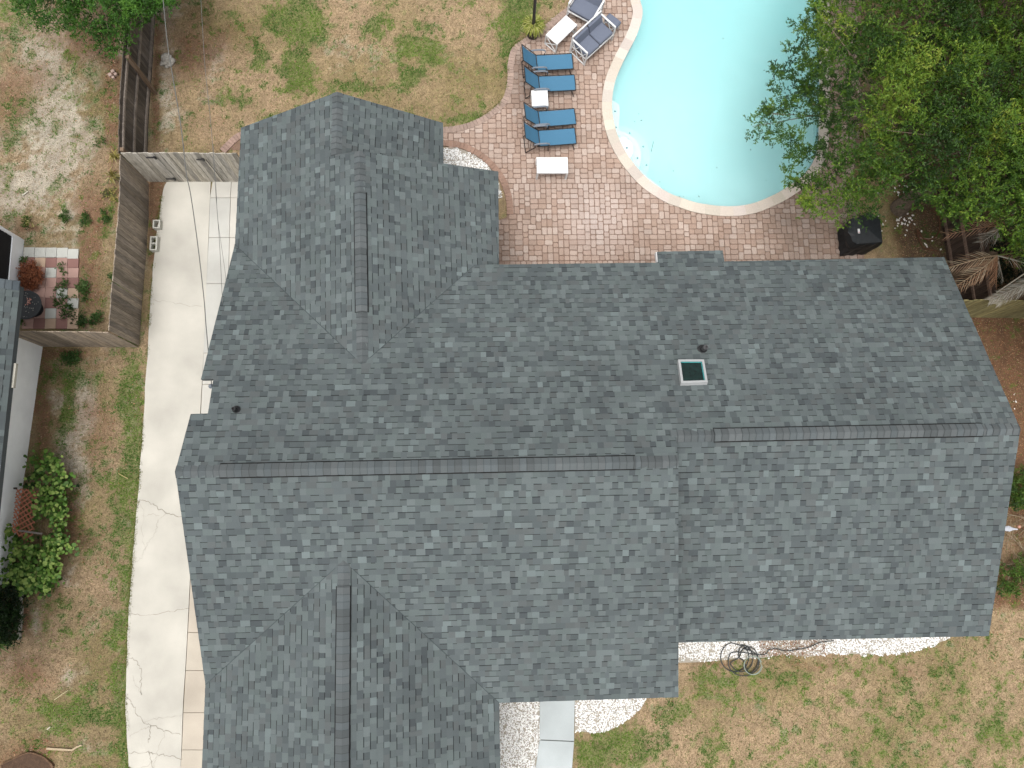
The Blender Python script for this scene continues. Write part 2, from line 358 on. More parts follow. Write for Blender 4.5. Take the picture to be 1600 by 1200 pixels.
# hard surfaces ---------------------------------------------------
DRIVE_L = [(262, 283), (256, 300), (250, 335), (243, 390), (236, 470), (231, 560), (226, 640), (220, 730), (214, 810), (208, 880), (203, 945), (199.5, 1020), (197.5, 1090), (200, 1150), (203, 1200), (209, 1290)]
DRIVE_R = [(276, 1290), (283, 1200), (287, 1100), (292, 1020), (298, 900), (304, 780), (311, 700), (314, 640), (319, 550), (324, 430), (330, 285)]
dL = smoothline([U(x, y) for x, y in DRIVE_L], 5); dR = smoothline([U(x, y) for x, y in DRIVE_R], 4)
jit = lambda p, a: np.array([p[0]+random.uniform(-a, a), p[1]+random.uniform(-a, a), p[2]])
C_DRIVE = A(218, 213, 201)
mb = MB(); mb.prism([(p[0], p[1], .045) for p in [jit(p, .012) for p in dL]+dR], .15, C_DRIVE, 0)
def ribbon(mb, px, w, z, c, m=0, jitter=.03, sub=6, vary=.6):
    P = [U(x, y) for x, y in px]; Q = []
    for i in range(len(P)-1):
        for k in range(sub): Q.append(P[i]*(1-k/sub)+P[i+1]*k/sub)
    Q.append(P[-1]); Q = [jit(p, jitter) if 0 < i < len(Q)-1 else p for i, p in enumerate(Q)]
    for i in range(len(Q)-1):
        a, b = Q[i], Q[i+1]; d = b-a; L_ = np.linalg.norm(d[:2]); n = np.array([-d[1], d[0]])/L_*w/2*random.uniform(1-vary, 1+vary*.5)
        mb.poly([(a[0]-n[0], a[1]-n[1], z), (b[0]-n[0], b[1]-n[1], z), (b[0]+n[0], b[1]+n[1], z), (a[0]+n[0], a[1]+n[1], z)][::1], c, m)
CRK = A(172, 165, 152); CRK2 = A(200, 194, 182)
for path, ww, cc in [
    ([(240, 470), (262, 472), (290, 478), (316, 479)], .016, CRK2), ([(219, 781), (235, 785), (250, 795), (262, 802), (275, 806), (304, 806)], .016, CRK), ([(262, 802), (247, 815), (245, 830), (232, 850), (222, 872), (212, 880)], .014, CRK2),
    ([(222, 806), (240, 804), (250, 806)], .014, CRK2), ([(203, 960), (230, 961), (255, 957), (280, 953), (297, 951)], .012, CRK),
    ([(200, 1025), (215, 1033), (222, 1045), (221, 1065), (223, 1085)], .014, CRK), ([(222, 1085), (212, 1065), (208, 1055)], .012, CRK2),
    ([(198, 1088), (206, 1095), (214, 1112), (226, 1128), (240, 1133), (260, 1142), (283, 1147)], .015, CRK), ([(237, 1132), (235, 1145), (233, 1160)], .02, CRK),
    ([(226, 1128), (255, 1120), (286, 1116)], .012, CRK2), ([(200, 1175), (233, 1174), (245, 1178), (265, 1180), (287, 1185)], .015, CRK), ([(233, 1174), (238, 1188), (240, 1210)], .014, CRK),
    ([(260, 1142), (250, 1165), (243, 1190), (238, 1215)], .011, CRK2), ([(204, 1150), (222, 1140), (237, 1134)], .012, CRK2), ([(205, 1210), (230, 1195), (250, 1180)], .011, CRK2), ([(219, 781), (226, 800), (222, 830), (228, 860)], .011, CRK2)]:
    ribbon(mb, path, ww, .0485, cc)
drv = mb.build('driveway', M_conc); tag(drv, 'pale cracked concrete driveway beside the house', kind='structure')
mb = MB()
SL_PX = [(333, 284), (329, 310), (327, 372), (323, 444), (319, 552), (317, 601), (313, 680)]
for i in range(len(SL_PX)-1):
    (x0, y0), (x1, y1) = SL_PX[i], SL_PX[i+1]; wd = 52
    c = A(222, 218, 208) if i > 3 or i == 0 else A(212, 210, 202)
    a, b = U(x0, y0+.4), U(x1, y1-.4); c1, c2 = U(x1+wd+25, y1-.4), U(x0+wd+25, y0+.4)
    mid0, mid1 = U(362-i*1.5, y0+.4), U(360-i*1.5, y1-.4)
    mb.prism([(p[0], p[1], .04) for p in (a, b, mid1, mid0)], .12, c); mb.prism([(p[0], p[1], .04) for p in (mid0+np.array([.012, 0, 0]), mid1+np.array([.012, 0, 0]), c1, c2)], .12, A(222, 217, 206))
for i, (y0, y1) in enumerate([(700, 830.6), (831.4, 900.6), (901.4, 987.6), (988.4, 1046.6), (1047.4, 1112.6), (1113.4, 1170.6), (1171.4, 1290)]):
    f = lambda y: float(np.interp(y, [640, 700, 780, 900, 1020, 1100, 1200, 1290], [315, 312, 305, 299, 293, 288, 284, 277]))
    mb.prism([(p[0], p[1], .042) for p in (U(f(y0), y0), U(f(y1), y1), U(350, y1), U(352, y0))], .12, A(*[(214, 203, 186), (210, 198, 181), (213, 201, 184)][i % 3]))
sw = mb.build('side_path', M_conc); tag(sw, 'narrow jointed concrete strip between driveway and house wall', kind='structure')
mb = MB()
for (a, b, c, d) in [((843.5, 1040), (843, 1154.5), (896.5, 1157), (898.5, 1040)), ((843, 1156), (836, 1205), (893, 1205), (896.5, 1158.3)), ((836, 1206.5), (822, 1290), (884, 1290), (893, 1206.5))]:
    mb.prism([(p[0], p[1], .05) for p in (U(*a), U(*b), U(*c), U(*d))], .14, A(207, 214, 214))
fp = mb.build('front_path', M_conc); tag(fp, 'blue-grey concrete front walk with one cross joint', kind='structure')

# paver deck ------------------------------------------------------
mb = MB(); sheet(mb, DECK, [PMID], .018, A(160, 133, 117)); 
TIL = None
def tiling(N, seed):
    Rn = random.Random(seed); g = [[0]*N for _ in range(N)]; out = []
    def rec():
        f = None
        for i in range(N):
            for j in range(N):
                if not g[i][j]: f = (i, j); break
            if f: break
        if f is None: return True
        i, j = f; sh = [(2, 2), (2, 3), (3, 2)]; Rn.shuffle(sh)
        if Rn.random() < .35: sh.sort(key=lambda s: s == (2, 2))
        for h, w_ in sh:
            cells = [((i+a) % N, (j+b) % N) for a in range(h) for b in range(w_)]
            if all(not g[x][y] for x, y in cells):
                for x, y in cells: g[x][y] = 1
                out.append((i, j, h, w_))
                if rec(): return True
                out.pop()
                for x, y in cells: g[x][y] = 0
        return False
    rec(); return out
import sys; sys.setrecursionlimit(5000)
TL = tiling(30, 0); UNIT = .078; TS = 30*UNIT
DK = [tuple(p) for p in DECK]; PMt = [tuple(p) for p in PMID]
dkx = [p[0] for p in DK]; dky = [p[1] for p in DK]
dl_in = offset_loop(DK, .06)
DKI = [tuple(p) for p in dl_in]
roofcut = U(900, 440)[1]
stones = []
for bx in range(int(math.floor(min(dkx)/TS)), int(max(dkx)/TS)+2):
    for by in range(int(math.floor(min(dky)/TS)), int(max(dky)/TS)+2):
        for (i, j, h, w_) in TL:
            stones.append((bx*TS+(j+w_/2)*UNIT, by*TS+(i+h/2)*UNIT, w_*UNIT, h*UNIT))
S_ = np.array(stones); okm = inpoly(S_[:, 0], S_[:, 1], DKI) & ~inpoly(S_[:, 0], S_[:, 1], PMt)
S_ = S_[okm]; px_, py_ = PJ(np.c_[S_[:, :2], np.zeros(len(S_))])
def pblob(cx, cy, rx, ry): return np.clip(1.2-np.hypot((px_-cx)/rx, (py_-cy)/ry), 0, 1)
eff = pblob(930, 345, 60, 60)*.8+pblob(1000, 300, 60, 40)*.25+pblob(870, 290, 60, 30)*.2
dkn = pblob(815, 120, 28, 70)*.9+pblob(790, 380, 26, 50)*.5+pblob(1310, 340, 120, 90)*.75+pblob(840, 285, 30, 10)*.3+pblob(1150, 400, 60, 14)*.2  # shade and staining put into paver colour by loungers, bench, grill and walls
pn = fbm(S_[:, 0], S_[:, 1], 1.2, 3, 77)
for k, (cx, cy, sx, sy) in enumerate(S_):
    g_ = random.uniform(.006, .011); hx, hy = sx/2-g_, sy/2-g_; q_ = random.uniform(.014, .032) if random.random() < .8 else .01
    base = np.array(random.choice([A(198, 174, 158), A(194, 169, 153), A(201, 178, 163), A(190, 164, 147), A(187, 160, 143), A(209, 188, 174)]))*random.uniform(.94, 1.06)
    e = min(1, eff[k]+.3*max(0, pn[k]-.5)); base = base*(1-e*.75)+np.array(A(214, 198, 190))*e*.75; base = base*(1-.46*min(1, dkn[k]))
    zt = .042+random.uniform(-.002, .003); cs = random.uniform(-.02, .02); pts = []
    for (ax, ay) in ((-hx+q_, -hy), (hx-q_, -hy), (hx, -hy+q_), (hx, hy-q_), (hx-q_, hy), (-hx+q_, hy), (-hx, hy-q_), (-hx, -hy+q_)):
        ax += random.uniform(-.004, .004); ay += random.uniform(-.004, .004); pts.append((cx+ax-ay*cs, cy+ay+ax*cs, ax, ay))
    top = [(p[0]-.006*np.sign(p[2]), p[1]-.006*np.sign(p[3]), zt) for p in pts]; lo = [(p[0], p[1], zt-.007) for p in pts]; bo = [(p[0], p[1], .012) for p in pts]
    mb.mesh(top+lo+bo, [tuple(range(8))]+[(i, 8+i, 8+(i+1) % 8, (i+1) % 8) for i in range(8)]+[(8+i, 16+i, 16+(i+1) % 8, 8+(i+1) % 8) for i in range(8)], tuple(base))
def soldier(line, wd, inward, c0, step=.105):
    L_ = [np.array(p[:2]) for p in line]; seg = [np.linalg.norm(L_[i+1]-L_[i]) for i in range(len(L_)-1)]; tot = sum(seg); cum = np.concatenate([[0], np.cumsum(seg)])
    def at_(s):
        i = min(len(seg)-1, max(0, int(np.searchsorted(cum, s)-1))); t = (s-cum[i])/seg[i]; d = (L_[i+1]-L_[i])/seg[i]
        return L_[i]+(L_[i+1]-L_[i])*t, np.array([-d[1], d[0]])*inward
    s = 0
    while s+step < tot:
        (a, na), (b, nb_) = at_(s+.004), at_(s+step-.004)
        c = np.array(c0)*random.uniform(.85, 1.12); z = .052
        ring = [a, b, b+nb_*wd, a+na*wd]
        if (ring[1]-ring[0])[0]*(ring[2]-ring[1])[1]-(ring[1]-ring[0])[1]*(ring[2]-ring[1])[0] < 0: ring = ring[::-1]
        mb.prism([(p[0], p[1], z) for p in ring], .045, tuple(c)); s += step
soldier(dl, .185, 1, A(184, 160, 146)); soldier(db, .185, 1, A(172, 140, 122))
# small paved stretch beyond the left side of the rear wing
pl = [p[:2] for p in smoothline([U(x, y) for x, y in [(344, 234), (352, 226), (362, 216), (374, 208), (392, 203)]], 4)]
sheet(mb, list(pl)+[U(420, 203)[:2], U(420, 236)[:2]], [], .02, A(150, 120, 104))
soldier(pl, .2, -1, A(178, 150, 136))
deck = mb.build('paver_deck', M_paver); tag(deck, 'pinkish tumbled paver pool deck with soldier course edging', kind='structure')

# ------------------------------------------------------------------ swimming pool
pool = thing('swimming_pool', 'kidney shaped swimming pool with turquoise water, pale stone coping and curved corner steps', 'swimming pool', tuple(U(1140, 150)))
po = np.array(pool.location)
mb = MB()
K = len(PO); per = [np.array(p) for p in PO]; inn = offset_loop(PO, .30)
cum = 0; step = .30; last = 0; run = 0
i = 0
while i < K:   # coping stones: group short outline segments until a stone is long enough
    j = i; ln = 0; tgt = random.uniform(.26, .42)
    while j < i+12 and ln < tgt and j < K: ln += np.linalg.norm(per[(j+1) % K]-per[j % K]); j += 1
    c = np.array(A(234, 222, 210))*random.uniform(.86, 1.08)*np.array([1, random.uniform(.97, 1.01), random.uniform(.93, 1.02)])
    outer = [per[k % K] for k in range(i, j+1)]; inner = [inn[k % K] for k in range(i, j+1)]
    def tr(a, b, t): return a+(b-a)*t
    outer[0] = tr(outer[0], outer[1], .02); inner[0] = tr(inner[0], inner[1], .02)
    ring = outer+inner[::-1]
    ar = sum(ring[k][0]*ring[(k+1) % len(ring)][1]-ring[(k+1) % len(ring)][0]*ring[k][1] for k in range(len(ring)))
    if ar < 0: ring = ring[::-1]
    mb.prism([(p[0], p[1], .075) for p in ring], .06, tuple(c)); i = j
mb.build('coping', M_travert, pool, po)
def floor_z(x, y):
    return -.95-.45*np.clip((y-U(1100, 190)[1])/7.0, 0, 1)**1.1
mb = MB(); ring = offset_loop(PO, .285)
# walls + floor (rounded floor as a fan grid)
RINGS = [(0.0, 0), (.0, -1)]; levels = 9
cen = np.mean(ring, axis=0)
prev = [(p[0], p[1], .02) for p in ring]; V = list(prev); Fc = []
nr = len(ring)
def wallrow(fr, zf):
    out = []
    for p in ring:
        q = p+(cen-p)*fr; z = floor_z(q[0], q[1]); out.append((q[0], q[1], z*zf))
    return out
for fr, zf in [(0, .4), (.01, .62), (.035, .8), (.07, .92), (.14, 1), (.4, 1), (.6, 1), (.8, 1), (.97, 1)]: V += wallrow(fr, zf)
for r_ in range(9):
    for k in range(nr): Fc.append((r_*nr+k, r_*nr+(k+1) % nr, (r_+1)*nr+(k+1) % nr, (r_+1)*nr+k))
Fc.append(tuple(range(9*nr, 10*nr))); mb.mesh(V, [f[::-1] for f in Fc], (.8, .8, .8)); bs = mb.build('basin', M_plaster, pool, po, smooth=True)
# waterline tile band
M_tile = material('waterline_tile', A(150, 178, 186), .3, 30, .2, 0, spec=.5)
mb = MB(); r2 = offset_loop(PO, .292)
for k in range(K):
    a, b = r2[k], r2[(k+1) % K]; mb.poly([(a[0], a[1], .018), (b[0], b[1], .018), (b[0], b[1], -.16), (a[0], a[1], -.16)])
mb.build('waterline_tile', M_tile, pool, po)
# steps and bench: slabs under water, clipped to the pool outline
RG = [tuple(p) for p in ring]
def underwater_slab(name, pxring, z, zb):
    P = [U(x, y, z) for x, y in pxring]; mb = MB()
    Q = smoothline(P, 6, True); a = sum(Q[k][0]*Q[(k+1) % len(Q)][1]-Q[(k+1) % len(Q)][0]*Q[k][1] for k in range(len(Q)))
    if a < 0: Q = Q[::-1]
    mb.prism([(p[0], p[1], z) for p in Q], zb, (.8, .8, .8)); return mb.build(name, M_step, pool, po)
underwater_slab('step', [(966, 218), (977, 215.5), (986, 222), (989, 233), (987, 243), (981, 252), (974, 248), (965, 234)], -.20, 1.2)
underwater_slab('step', [(958, 208), (970, 205), (984, 211), (996, 221), (1001.5, 236), (1001, 252), (998, 264), (990, 262), (970, 240)], -.50, .8)
underwater_slab('step', [(960, 196), (972, 197), (986, 201), (1001, 211), (1012, 228), (1016, 246), (1014, 262), (1010, 275), (1000, 272), (965, 225)], -.8, .42)
underwater_slab('bench', [(948, 150), (956, 156), (964, 161), (968, 168), (968, 185), (967, 200), (970, 207), (966, 212), (950, 200), (946, 172)], -.45, .8)
underwater_slab('bench', [(998, 264), (1010, 275), (1022, 284), (1033, 293), (1037, 303), (1030, 306), (1005, 290), (985, 262)], -.45, .8)
M_mark = material('step_marker_tile', A(90, 140, 150), .4, 60, .2, 0)
for (x, y, z) in [(961, 174, -.45), (962.5, 199, -.45), (984, 208, -.8), (981, 218, -.50), (979.5, 231, -.20), (996, 247, -.50), (1005, 229, -.8), (1010, 258, -.8), (1000, 273, -.45), (1022, 294, -.45)]:
    p = U(x, y, z+.004); mb = MB(); r_ = .038; mb.prism([(p[0]-r_, p[1], p[2]+.004), (p[0], p[1]-r_, p[2]+.004), (p[0]+r_, p[1], p[2]+.004), (p[0], p[1]+r_, p[2]+.004)], .008)
    mb.build('marker_tile', M_mark, pool, po)
# water: closed volume with absorbing interior
mw = bpy.data.materials.new('pool_water'); mw.use_nodes = True; t = mw.node_tree; N = t.nodes; L = t.links; N.remove(N['Principled BSDF'])
tp = N.new('ShaderNodeBsdfTransparent'); gl = N.new('ShaderNodeBsdfGlossy'); gl.inputs['Roughness'].default_value = .03; fr = N.new('ShaderNodeFresnel'); fr.inputs['IOR'].default_value = 1.33
wn = N.new('ShaderNodeTexNoise'); wn.inputs['Scale'].default_value = 2.2; wn.inputs['Detail'].default_value = 3; bu = N.new('ShaderNodeBump'); bu.inputs['Strength'].default_value = .10; bu.inputs['Distance'].default_value = .03
tcn = N.new('ShaderNodeTexCoord'); L.new(tcn.outputs['Object'], wn.inputs['Vector']); L.new(wn.outputs['Fac'], bu.inputs['Height']); L.new(bu.outputs[0], gl.inputs['Normal']); L.new(bu.outputs[0], fr.inputs['Normal'])
mx = N.new('ShaderNodeMixShader'); L.new(fr.outputs[0], mx.inputs[0]); L.new(tp.outputs[0], mx.inputs[1]); L.new(gl.outputs[0], mx.inputs[2]); L.new(mx.outputs[0], N['Material Output'].inputs['Surface'])
va = N.new('ShaderNodeVolumeAbsorption'); va.inputs['Color'].default_value = (.0, .95, .965, 1); va.inputs['Density'].default_value = .28
vsn = N.new('ShaderNodeVolumeScatter'); vsn.inputs['Color'].default_value = (.8, 1, 1, 1); vsn.inputs['Density'].default_value = .6; vsn.inputs['Anisotropy'].default_value = .0
ad = N.new('ShaderNodeAddShader'); L.new(va.outputs[0], ad.inputs[0]); L.new(vsn.outputs[0], ad.inputs[1]); L.new(ad.outputs[0], N['Material Output'].inputs['Volume'])
mb = MB(); wr = offset_loop(PO, .2875); a = sum(wr[k][0]*wr[(k+1) % K][1]-wr[(k+1) % K][0]*wr[k][1] for k in range(K))
if a < 0: wr = wr[::-1]
mb.prism([(p[0], p[1], -.055) for p in wr], 2.9, (.5, .8, .9)); wt = mb.build('water', mw); tag(wt, 'clear turquoise water filling the swimming pool', kind='structure')
# a few leaves and specks lying on the water
mb = MB()
for (x, y) in [(1014, 114), (998, 178), (1002, 188), (992, 190), (1003, 188), (1052, 267), (1173, 234), (1118, 325), (1134, 327), (1031, 284), (1062, 307), (1092, 307), (1061, 308), (1068, 307), (1197, 282), (1120, 262), (1194, 110), (1130, 60), (1060, 150), (1100, 20)]:
    p = U(x, y, -.05); r_ = random.uniform(.018, .036); th = random.uniform(0, 3); c, s2 = math.cos(th)*r_, math.sin(th)*r_
    mb.poly([(p[0]-c, p[1]-s2, -.050), (p[0]+s2*.4, p[1]-c*.4, -.047), (p[0]+c, p[1]+s2, -.050), (p[0]-s2*.4, p[1]+c*.4, -.047)], A(86, 100, 70))
a, b = U(1021, 221, -.05), U(1017.5, 237, -.05); mb.bar(a, b, .012, .006, A(90, 120, 110))
ob = mb.build('floating_leaves', M_vcol); tag(ob, 'tiny dark leaves and one twig floating on the pool', 'leaves', kind='stuff')

# ------------------------------------------------------------------ the house
Yr, Zr = .95, 4.93; pb_, pf_ = .455, .437
nrm = lambda v: np.array(v, float)/np.linalg.norm(v)
N_rear = nrm((0, pb_, 1)); N_front = nrm((0, -pf_, 1)); P_main = (0, Yr, Zr)
Yr2 = 1.547; Zr2 = Zr-pb_*(Yr2-Yr); P_low = (0, Yr2, Zr2)
def plane3(a, b, c):
    n = np.cross(np.array(b)-a, np.array(c)-a); n /= np.linalg.norm(n); return n if n[2] > 0 else -n
def on(px, P0, n): return UP(px[0], px[1], P0, n)
rear = lambda x, y: UP(x, y, P_main, N_rear); front = lambda x, y: UP(x, y, P_main, N_front); low = lambda x, y: UP(x, y, P_low, N_front)
def ridgept(x, y, z): return U(x, y, z)
# front wing
cA = front(537, 876); cL = front(321, 1070); cR = front(780, 1098)
kc = ridgept(534, 1320, cA[2]); 
NcL = plane3(cA, kc, cL); NcR = plane3(cA, kc, cR)
fwL = lambda x, y: UP(x, y, cA, NcL); fwR = lambda x, y: UP(x, y, cA, NcR)
# rear wing
bA = rear(566, 570); bE = ridgept(561.5, 236, bA[2]); bL = rear(367, 382); bR = rear(742, 414)
NbL = plane3(bA, bE, bL); NbR = plane3(bA, bE, bR)
rwL = lambda x, y: UP(x, y, bA, NbL); rwR = lambda x, y: UP(x, y, bA, NbR)
aE = rwL(527, 144); aS = rwL(525, 242); aR = U(692, 192, 2.34); NaR = plane3(aE, aS, aR)
naR = lambda x, y: UP(x, y, aE, NaR)
house = thing('house', 'large single-storey house with dark grey-blue shingle roof, wings to front and back', 'house', (0, 0, 0))
SH_COL = [tuple(.88*v*k for v, k in zip(A(*c), (1.0, 1.0, .985))) for c in [(112, 121, 122), (105, 113, 115), (120, 129, 130), (98, 106, 108), (127, 138, 139), (107, 113, 114), (114, 124, 124), (91, 98, 101)]]
SH_W = [5, 5, 3.4, 3.0, .9, 3.4, 4, 1.3]
def clip(poly, cv):
    for i in range(len(cv)):
        a = cv[i]; b = cv[(i+1) % len(cv)]; out = []; ex, ey = b[0]-a[0], b[1]-a[1]
        sd = [ex*(p[1]-a[1])-ey*(p[0]-a[0]) for p in poly]
        for k in range(len(poly)):
            p, q = poly[k], poly[(k+1) % len(poly)]; s0, s1 = sd[k], sd[(k+1) % len(poly)]
            if s0 >= 0: out.append(p)
            if (s0 >= 0) != (s1 >= 0): t = s0/(s0-s1); out.append(tuple(p[m]+(q[m]-p[m])*t for m in range(len(p))))
        poly = out
        if len(poly) < 3: return []
    return poly
EXPO = .143
def slope(pieces, P0, n, seed, name='roof_slope', expo=EXPO, parent=None, dark=1.0, mat=None, thick=.16, tabw=(.09, .22)):
    """pieces: convex lists of 3D points lying in the plane; covered with individually raised laminated shingles"""
    rn = random.Random(seed); n = np.array(n); u = nrm(np.cross((0, 0, 1), n)); s = np.cross(n, u); O = np.array(P0, float)
    to2 = lambda p: (float(np.dot(np.array(p)-O, u)), float(np.dot(np.array(p)-O, s)))
    cvs = []
    for pc in pieces:
        c2 = [to2(p) for p in pc]; ar = sum(c2[k][0]*c2[(k+1) % len(c2)][1]-c2[(k+1) % len(c2)][0]*c2[k][1] for k in range(len(c2)))
        cvs.append(c2 if ar > 0 else c2[::-1])
    mb = MB(); a0 = min(p[0] for c in cvs for p in c)-.1; a1 = max(p[0] for c in cvs for p in c)+.1
    b0 = min(p[1] for c in cvs for p in c)+.0; b1 = max(p[1] for c in cvs for p in c)
    W3 = lambda a, b, h: O+u*a+s*b+n*h
    nb_ = int((b1-b0)/expo)+2; bb = [(min(p[0] for p in c), max(p[0] for p in c), min(p[1] for p in c), max(p[1] for p in c)) for c in cvs]
    for r in range(nb_):
        lo = b0+(r-.0)*expo; hi = lo+expo; a = a0-rn.uniform(0, .3); raised = rn.random() < .5; wob = rn.uniform(-.003, .003); lastc = None
        while a < a1:
            w_ = rn.uniform(*tabw) if raised else rn.uniform(tabw[0], tabw[1]*.85)
            c = rn.choices(SH_COL, SH_W)[0] if (lastc is None or rn.random() < .94) else lastc
            lastc = c; k_ = rn.uniform(.93, 1.07)*dark*(1.0 if raised else .93)
            cc = tuple(v*k_ for v in c); hb = .0125 if raised else .0065
            tabs = [(lo+wob, hi+wob+.0, hb, hb-.0075 if raised else .001, cc)]
            if not raised:
                tabs = [(lo+wob, hi+wob-.023, hb, .0015, cc), (hi+wob-.023, hi+wob, .0015, .001, tuple(v*.30 for v in c))]
            for (l2, h2, z0, z1, c3) in tabs:
                quad = [(a, l2, z0), (a+w_, l2, z0), (a+w_, h2, z1), (a, h2, z1)]
                for ci, cv in enumerate(cvs):
                    if a > bb[ci][1] or a+w_ < bb[ci][0] or lo > bb[ci][3] or hi+.01 < bb[ci][2]: continue
                    pl_ = clip(quad, cv)
                    if len(pl_) < 3: continue
                    top = [W3(*p) for p in pl_]; m_ = len(top); bo = [W3(p[0], p[1], -.004) for p in pl_]
                    mb.mesh(top+bo, [tuple(range(m_))]+[(i, i+m_, (i+1) % m_+m_, (i+1) % m_) for i in range(m_)], c3)
            a += w_; raised = not raised if rn.random() < .78 else raised
    dc = A(92, 98, 100)
    for cv in cvs:   # deck under the shingles, with its edge showing as a metal drip edge
        top = [W3(p[0], p[1], -.003) for p in cv]; lo_ = [np.array(p)-np.array([0, 0, thick]) for p in top]; m_ = len(top)
        mb.mesh(top+lo_, [tuple(range(m_)), tuple(range(2*m_-1, m_-1, -1))]+[(i, i+m_, (i+1) % m_+m_, (i+1) % m_) for i in range(m_)], dc)
    return mb.build(name, mat or M_shingle, parent or house)
# corner points (photo pixel on its plane)
rL, rM, rLow, rE = front(274, 737), front(1060, 721), rear(1056, 681), rear(1594, 670)
N1, N2, N3, N4 = rear(314, 593), rear(333.5, 592.5), rear(325, 646), rear(298, 647)
# rear main slope
apx = bA; foot = rear(566, 737)
def rr(x, y): return rear(x, y)
ridge_at = lambda X_: np.array([X_, Yr, Zr])
rL2 = np.array([rL[0], Yr, Zr]); 
foot = ridge_at(bA[0]); _t = (bA[0]-N4[0])/(N3[0]-N4[0]); pq = N4+(N3-N4)*_t
pieces = [
    [bL, N1, N2, bA], [N2, N3, pq, bA], [N4, rL, foot, pq],
    [bA, bR, rear(1028, 410.5), rear(1056, 681), rM, foot],
    [rear(1028, 410.5), rear(1475, 402), rE, rLow],
    [rear(1027, 393.5), rear(1129, 391.5), rear(1132, 409), rear(1028, 411)],
]
slope(pieces, P_main, N_rear, 1)
# front main slope with the valley to the front wing
fA = cA; fl = np.array([cA[0], Yr, Zr])
slope([[rL, cL, cA, fl], [fl, cA, cR, front(1060, 1089), rM]], P_main, N_front, 2)
slope([[low(1052, 683), low(1048, 1004), low(1545, 993.5), low(1594, 671)]], P_low, N_front, 3)
# front wing slopes (run on below the frame)
eL2 = fwL(316, 1200); eL3 = cL+(eL2-cL)*2.2; eR2 = fwR(781.5, 1200); eR3 = cR+(eR2-cR)*2.4
kEnd = ridgept(532.5, 1390, cA[2])
slope([[cA, cL, eL3, kEnd]], cA, NcL, 4); slope([[cA, kEnd, eR3, cR]], cA, NcR, 5)
# rear wing slopes
slope([[bL, rwL(372, 290), rwL(376.5, 200), aE, aS], [bA, bL, aS], [bA, aS, bE]], bA, NbL, 6)
slope([[bA, bE, rwR(742, 262.6), bR], [bR, rwR(742, 262.6), rwR(778.5, 268), rwR(779.5, 415)]], bA, NbR, 7)
slope([[aE, naR(692, 192), naR(693, 262), naR(560, 247), naR(525, 243)]], aE, NaR, 8)
# ridge caps and ridge vents
CAPC = [A(101, 107, 108), A(106, 111, 112), A(96, 101, 102), A(103, 110, 112)]
def cap_line(p0, p1, nl, nr_, name='ridge_cap', half=.145, lift=.012, rise=.01, cols=CAPC, seed=0, pitch=.15):
    """overlapping folded cap shingles along a ridge; nl, nr_ = outward down-slope unit vectors"""
    rn = random.Random(seed); p0 = np.array(p0, float); p1 = np.array(p1, float); L_ = np.linalg.norm(p1-p0); d = (p1-p0)/L_; mb = MB(); s = 0
    while s < L_-.02:
        e = min(s+pitch, L_); a = p0+d*s; b = p0+d*e; kc_ = rn.uniform(.88, 1.1); c = tuple(v*kc_ for v in rn.choice(cols)); h0, h1 = lift+rise, lift; dk_ = tuple(v*.72 for v in c)
        z = np.array([0, 0, 1]); ja = rn.uniform(-.006, .006)
        rowA = [a+nl*(half+ja)+z*(h0-.008), a+nl*.06+z*(h0+.002), a+z*(h0+.006), a+nr_*.06+z*(h0+.002), a+nr_*(half+ja)+z*(h0-.008)]
        rowB = [b+nl*half+z*(h1-.008), b+nl*.06+z*(h1+.002), b+z*(h1+.006), b+nr_*.06+z*(h1+.002), b+nr_*half+z*(h1-.008)]
        lowA = [q-z*.022 for q in rowA]; lowB = [q-z*.022 for q in rowB]
        Fc = [(i, i+1, i+6, i+5) for i in range(4)]+[(10+i, 11+i, i+1, i) for i in range(4)]+[(0, 5, 15, 10), (4, 14, 19, 9)]
        mb.mesh(rowA+rowB+lowA+lowB, Fc, c)
        rowC = [q+d*.016-z*.0005 for q in rowA]; mb.mesh([q+z*.0012 for q in rowA]+[q+z*.0012 for q in rowC], [(i, i+1, i+6, i+5) for i in range(4)], dk_); s = e
    return mb, name
def downdir(n, d):   # unit vector down the plane n, perpendicular to ridge direction d
    v = np.cross(n, d); v = nrm(v); return v if v[2] < 0 else -v
def ridge(p0, p1, nA, nB, v0=None, v1=None, seed=0):
    d = nrm(np.array(p1)-p0); L_ = np.linalg.norm(np.array(p1)-p0); dl_, dr_ = downdir(nA, d), downdir(nB, d)
    mb, _ = cap_line(p0, p1, dl_, dr_, seed=seed); mb.build('ridge_cap', M_shingle, house)
    if v0 is not None:
        q0 = np.array(p0)+d*v0; q1 = np.array(p0)+d*v1; mb = MB(); z = np.array([0, 0, 1])
        for sd in (dl_, dr_):
            a, b = q0+z*.012, q1+z*.012
            mb.hexa([a, b, b+sd*.172, a+sd*.172, a+z*.03, b+z*.03, b+sd*.172+z*.022, a+sd*.172+z*.022], (.010, .010, .010))
        m2, _ = cap_line(q0, q1, dl_, dr_, half=.148, lift=.055, rise=.008, seed=seed+50); ko = len(mb.v)
        mb.v += m2.v; mb.f += [tuple(ko+i for i in f) for f in m2.f]; mb.c += m2.c; mb.m += m2.m
        mb.build('ridge_vent', M_shingle, house)
def along(p0, p1, x=None, y=None):
    best = 0; bd = 1e9; p0 = np.array(p0); p1 = np.array(p1)
    for k in range(801):
        q = p0+(p1-p0)*k/800; a, b = PJ(q); e = abs(a-x) if x is not None else abs(b-y)
        if e < bd: bd = e; best = k/800
    return best*np.linalg.norm(p1-p0)
ridge(rL, rM, N_rear, N_front, along(rL, rM, 343), along(rL, rM, 993), 1)
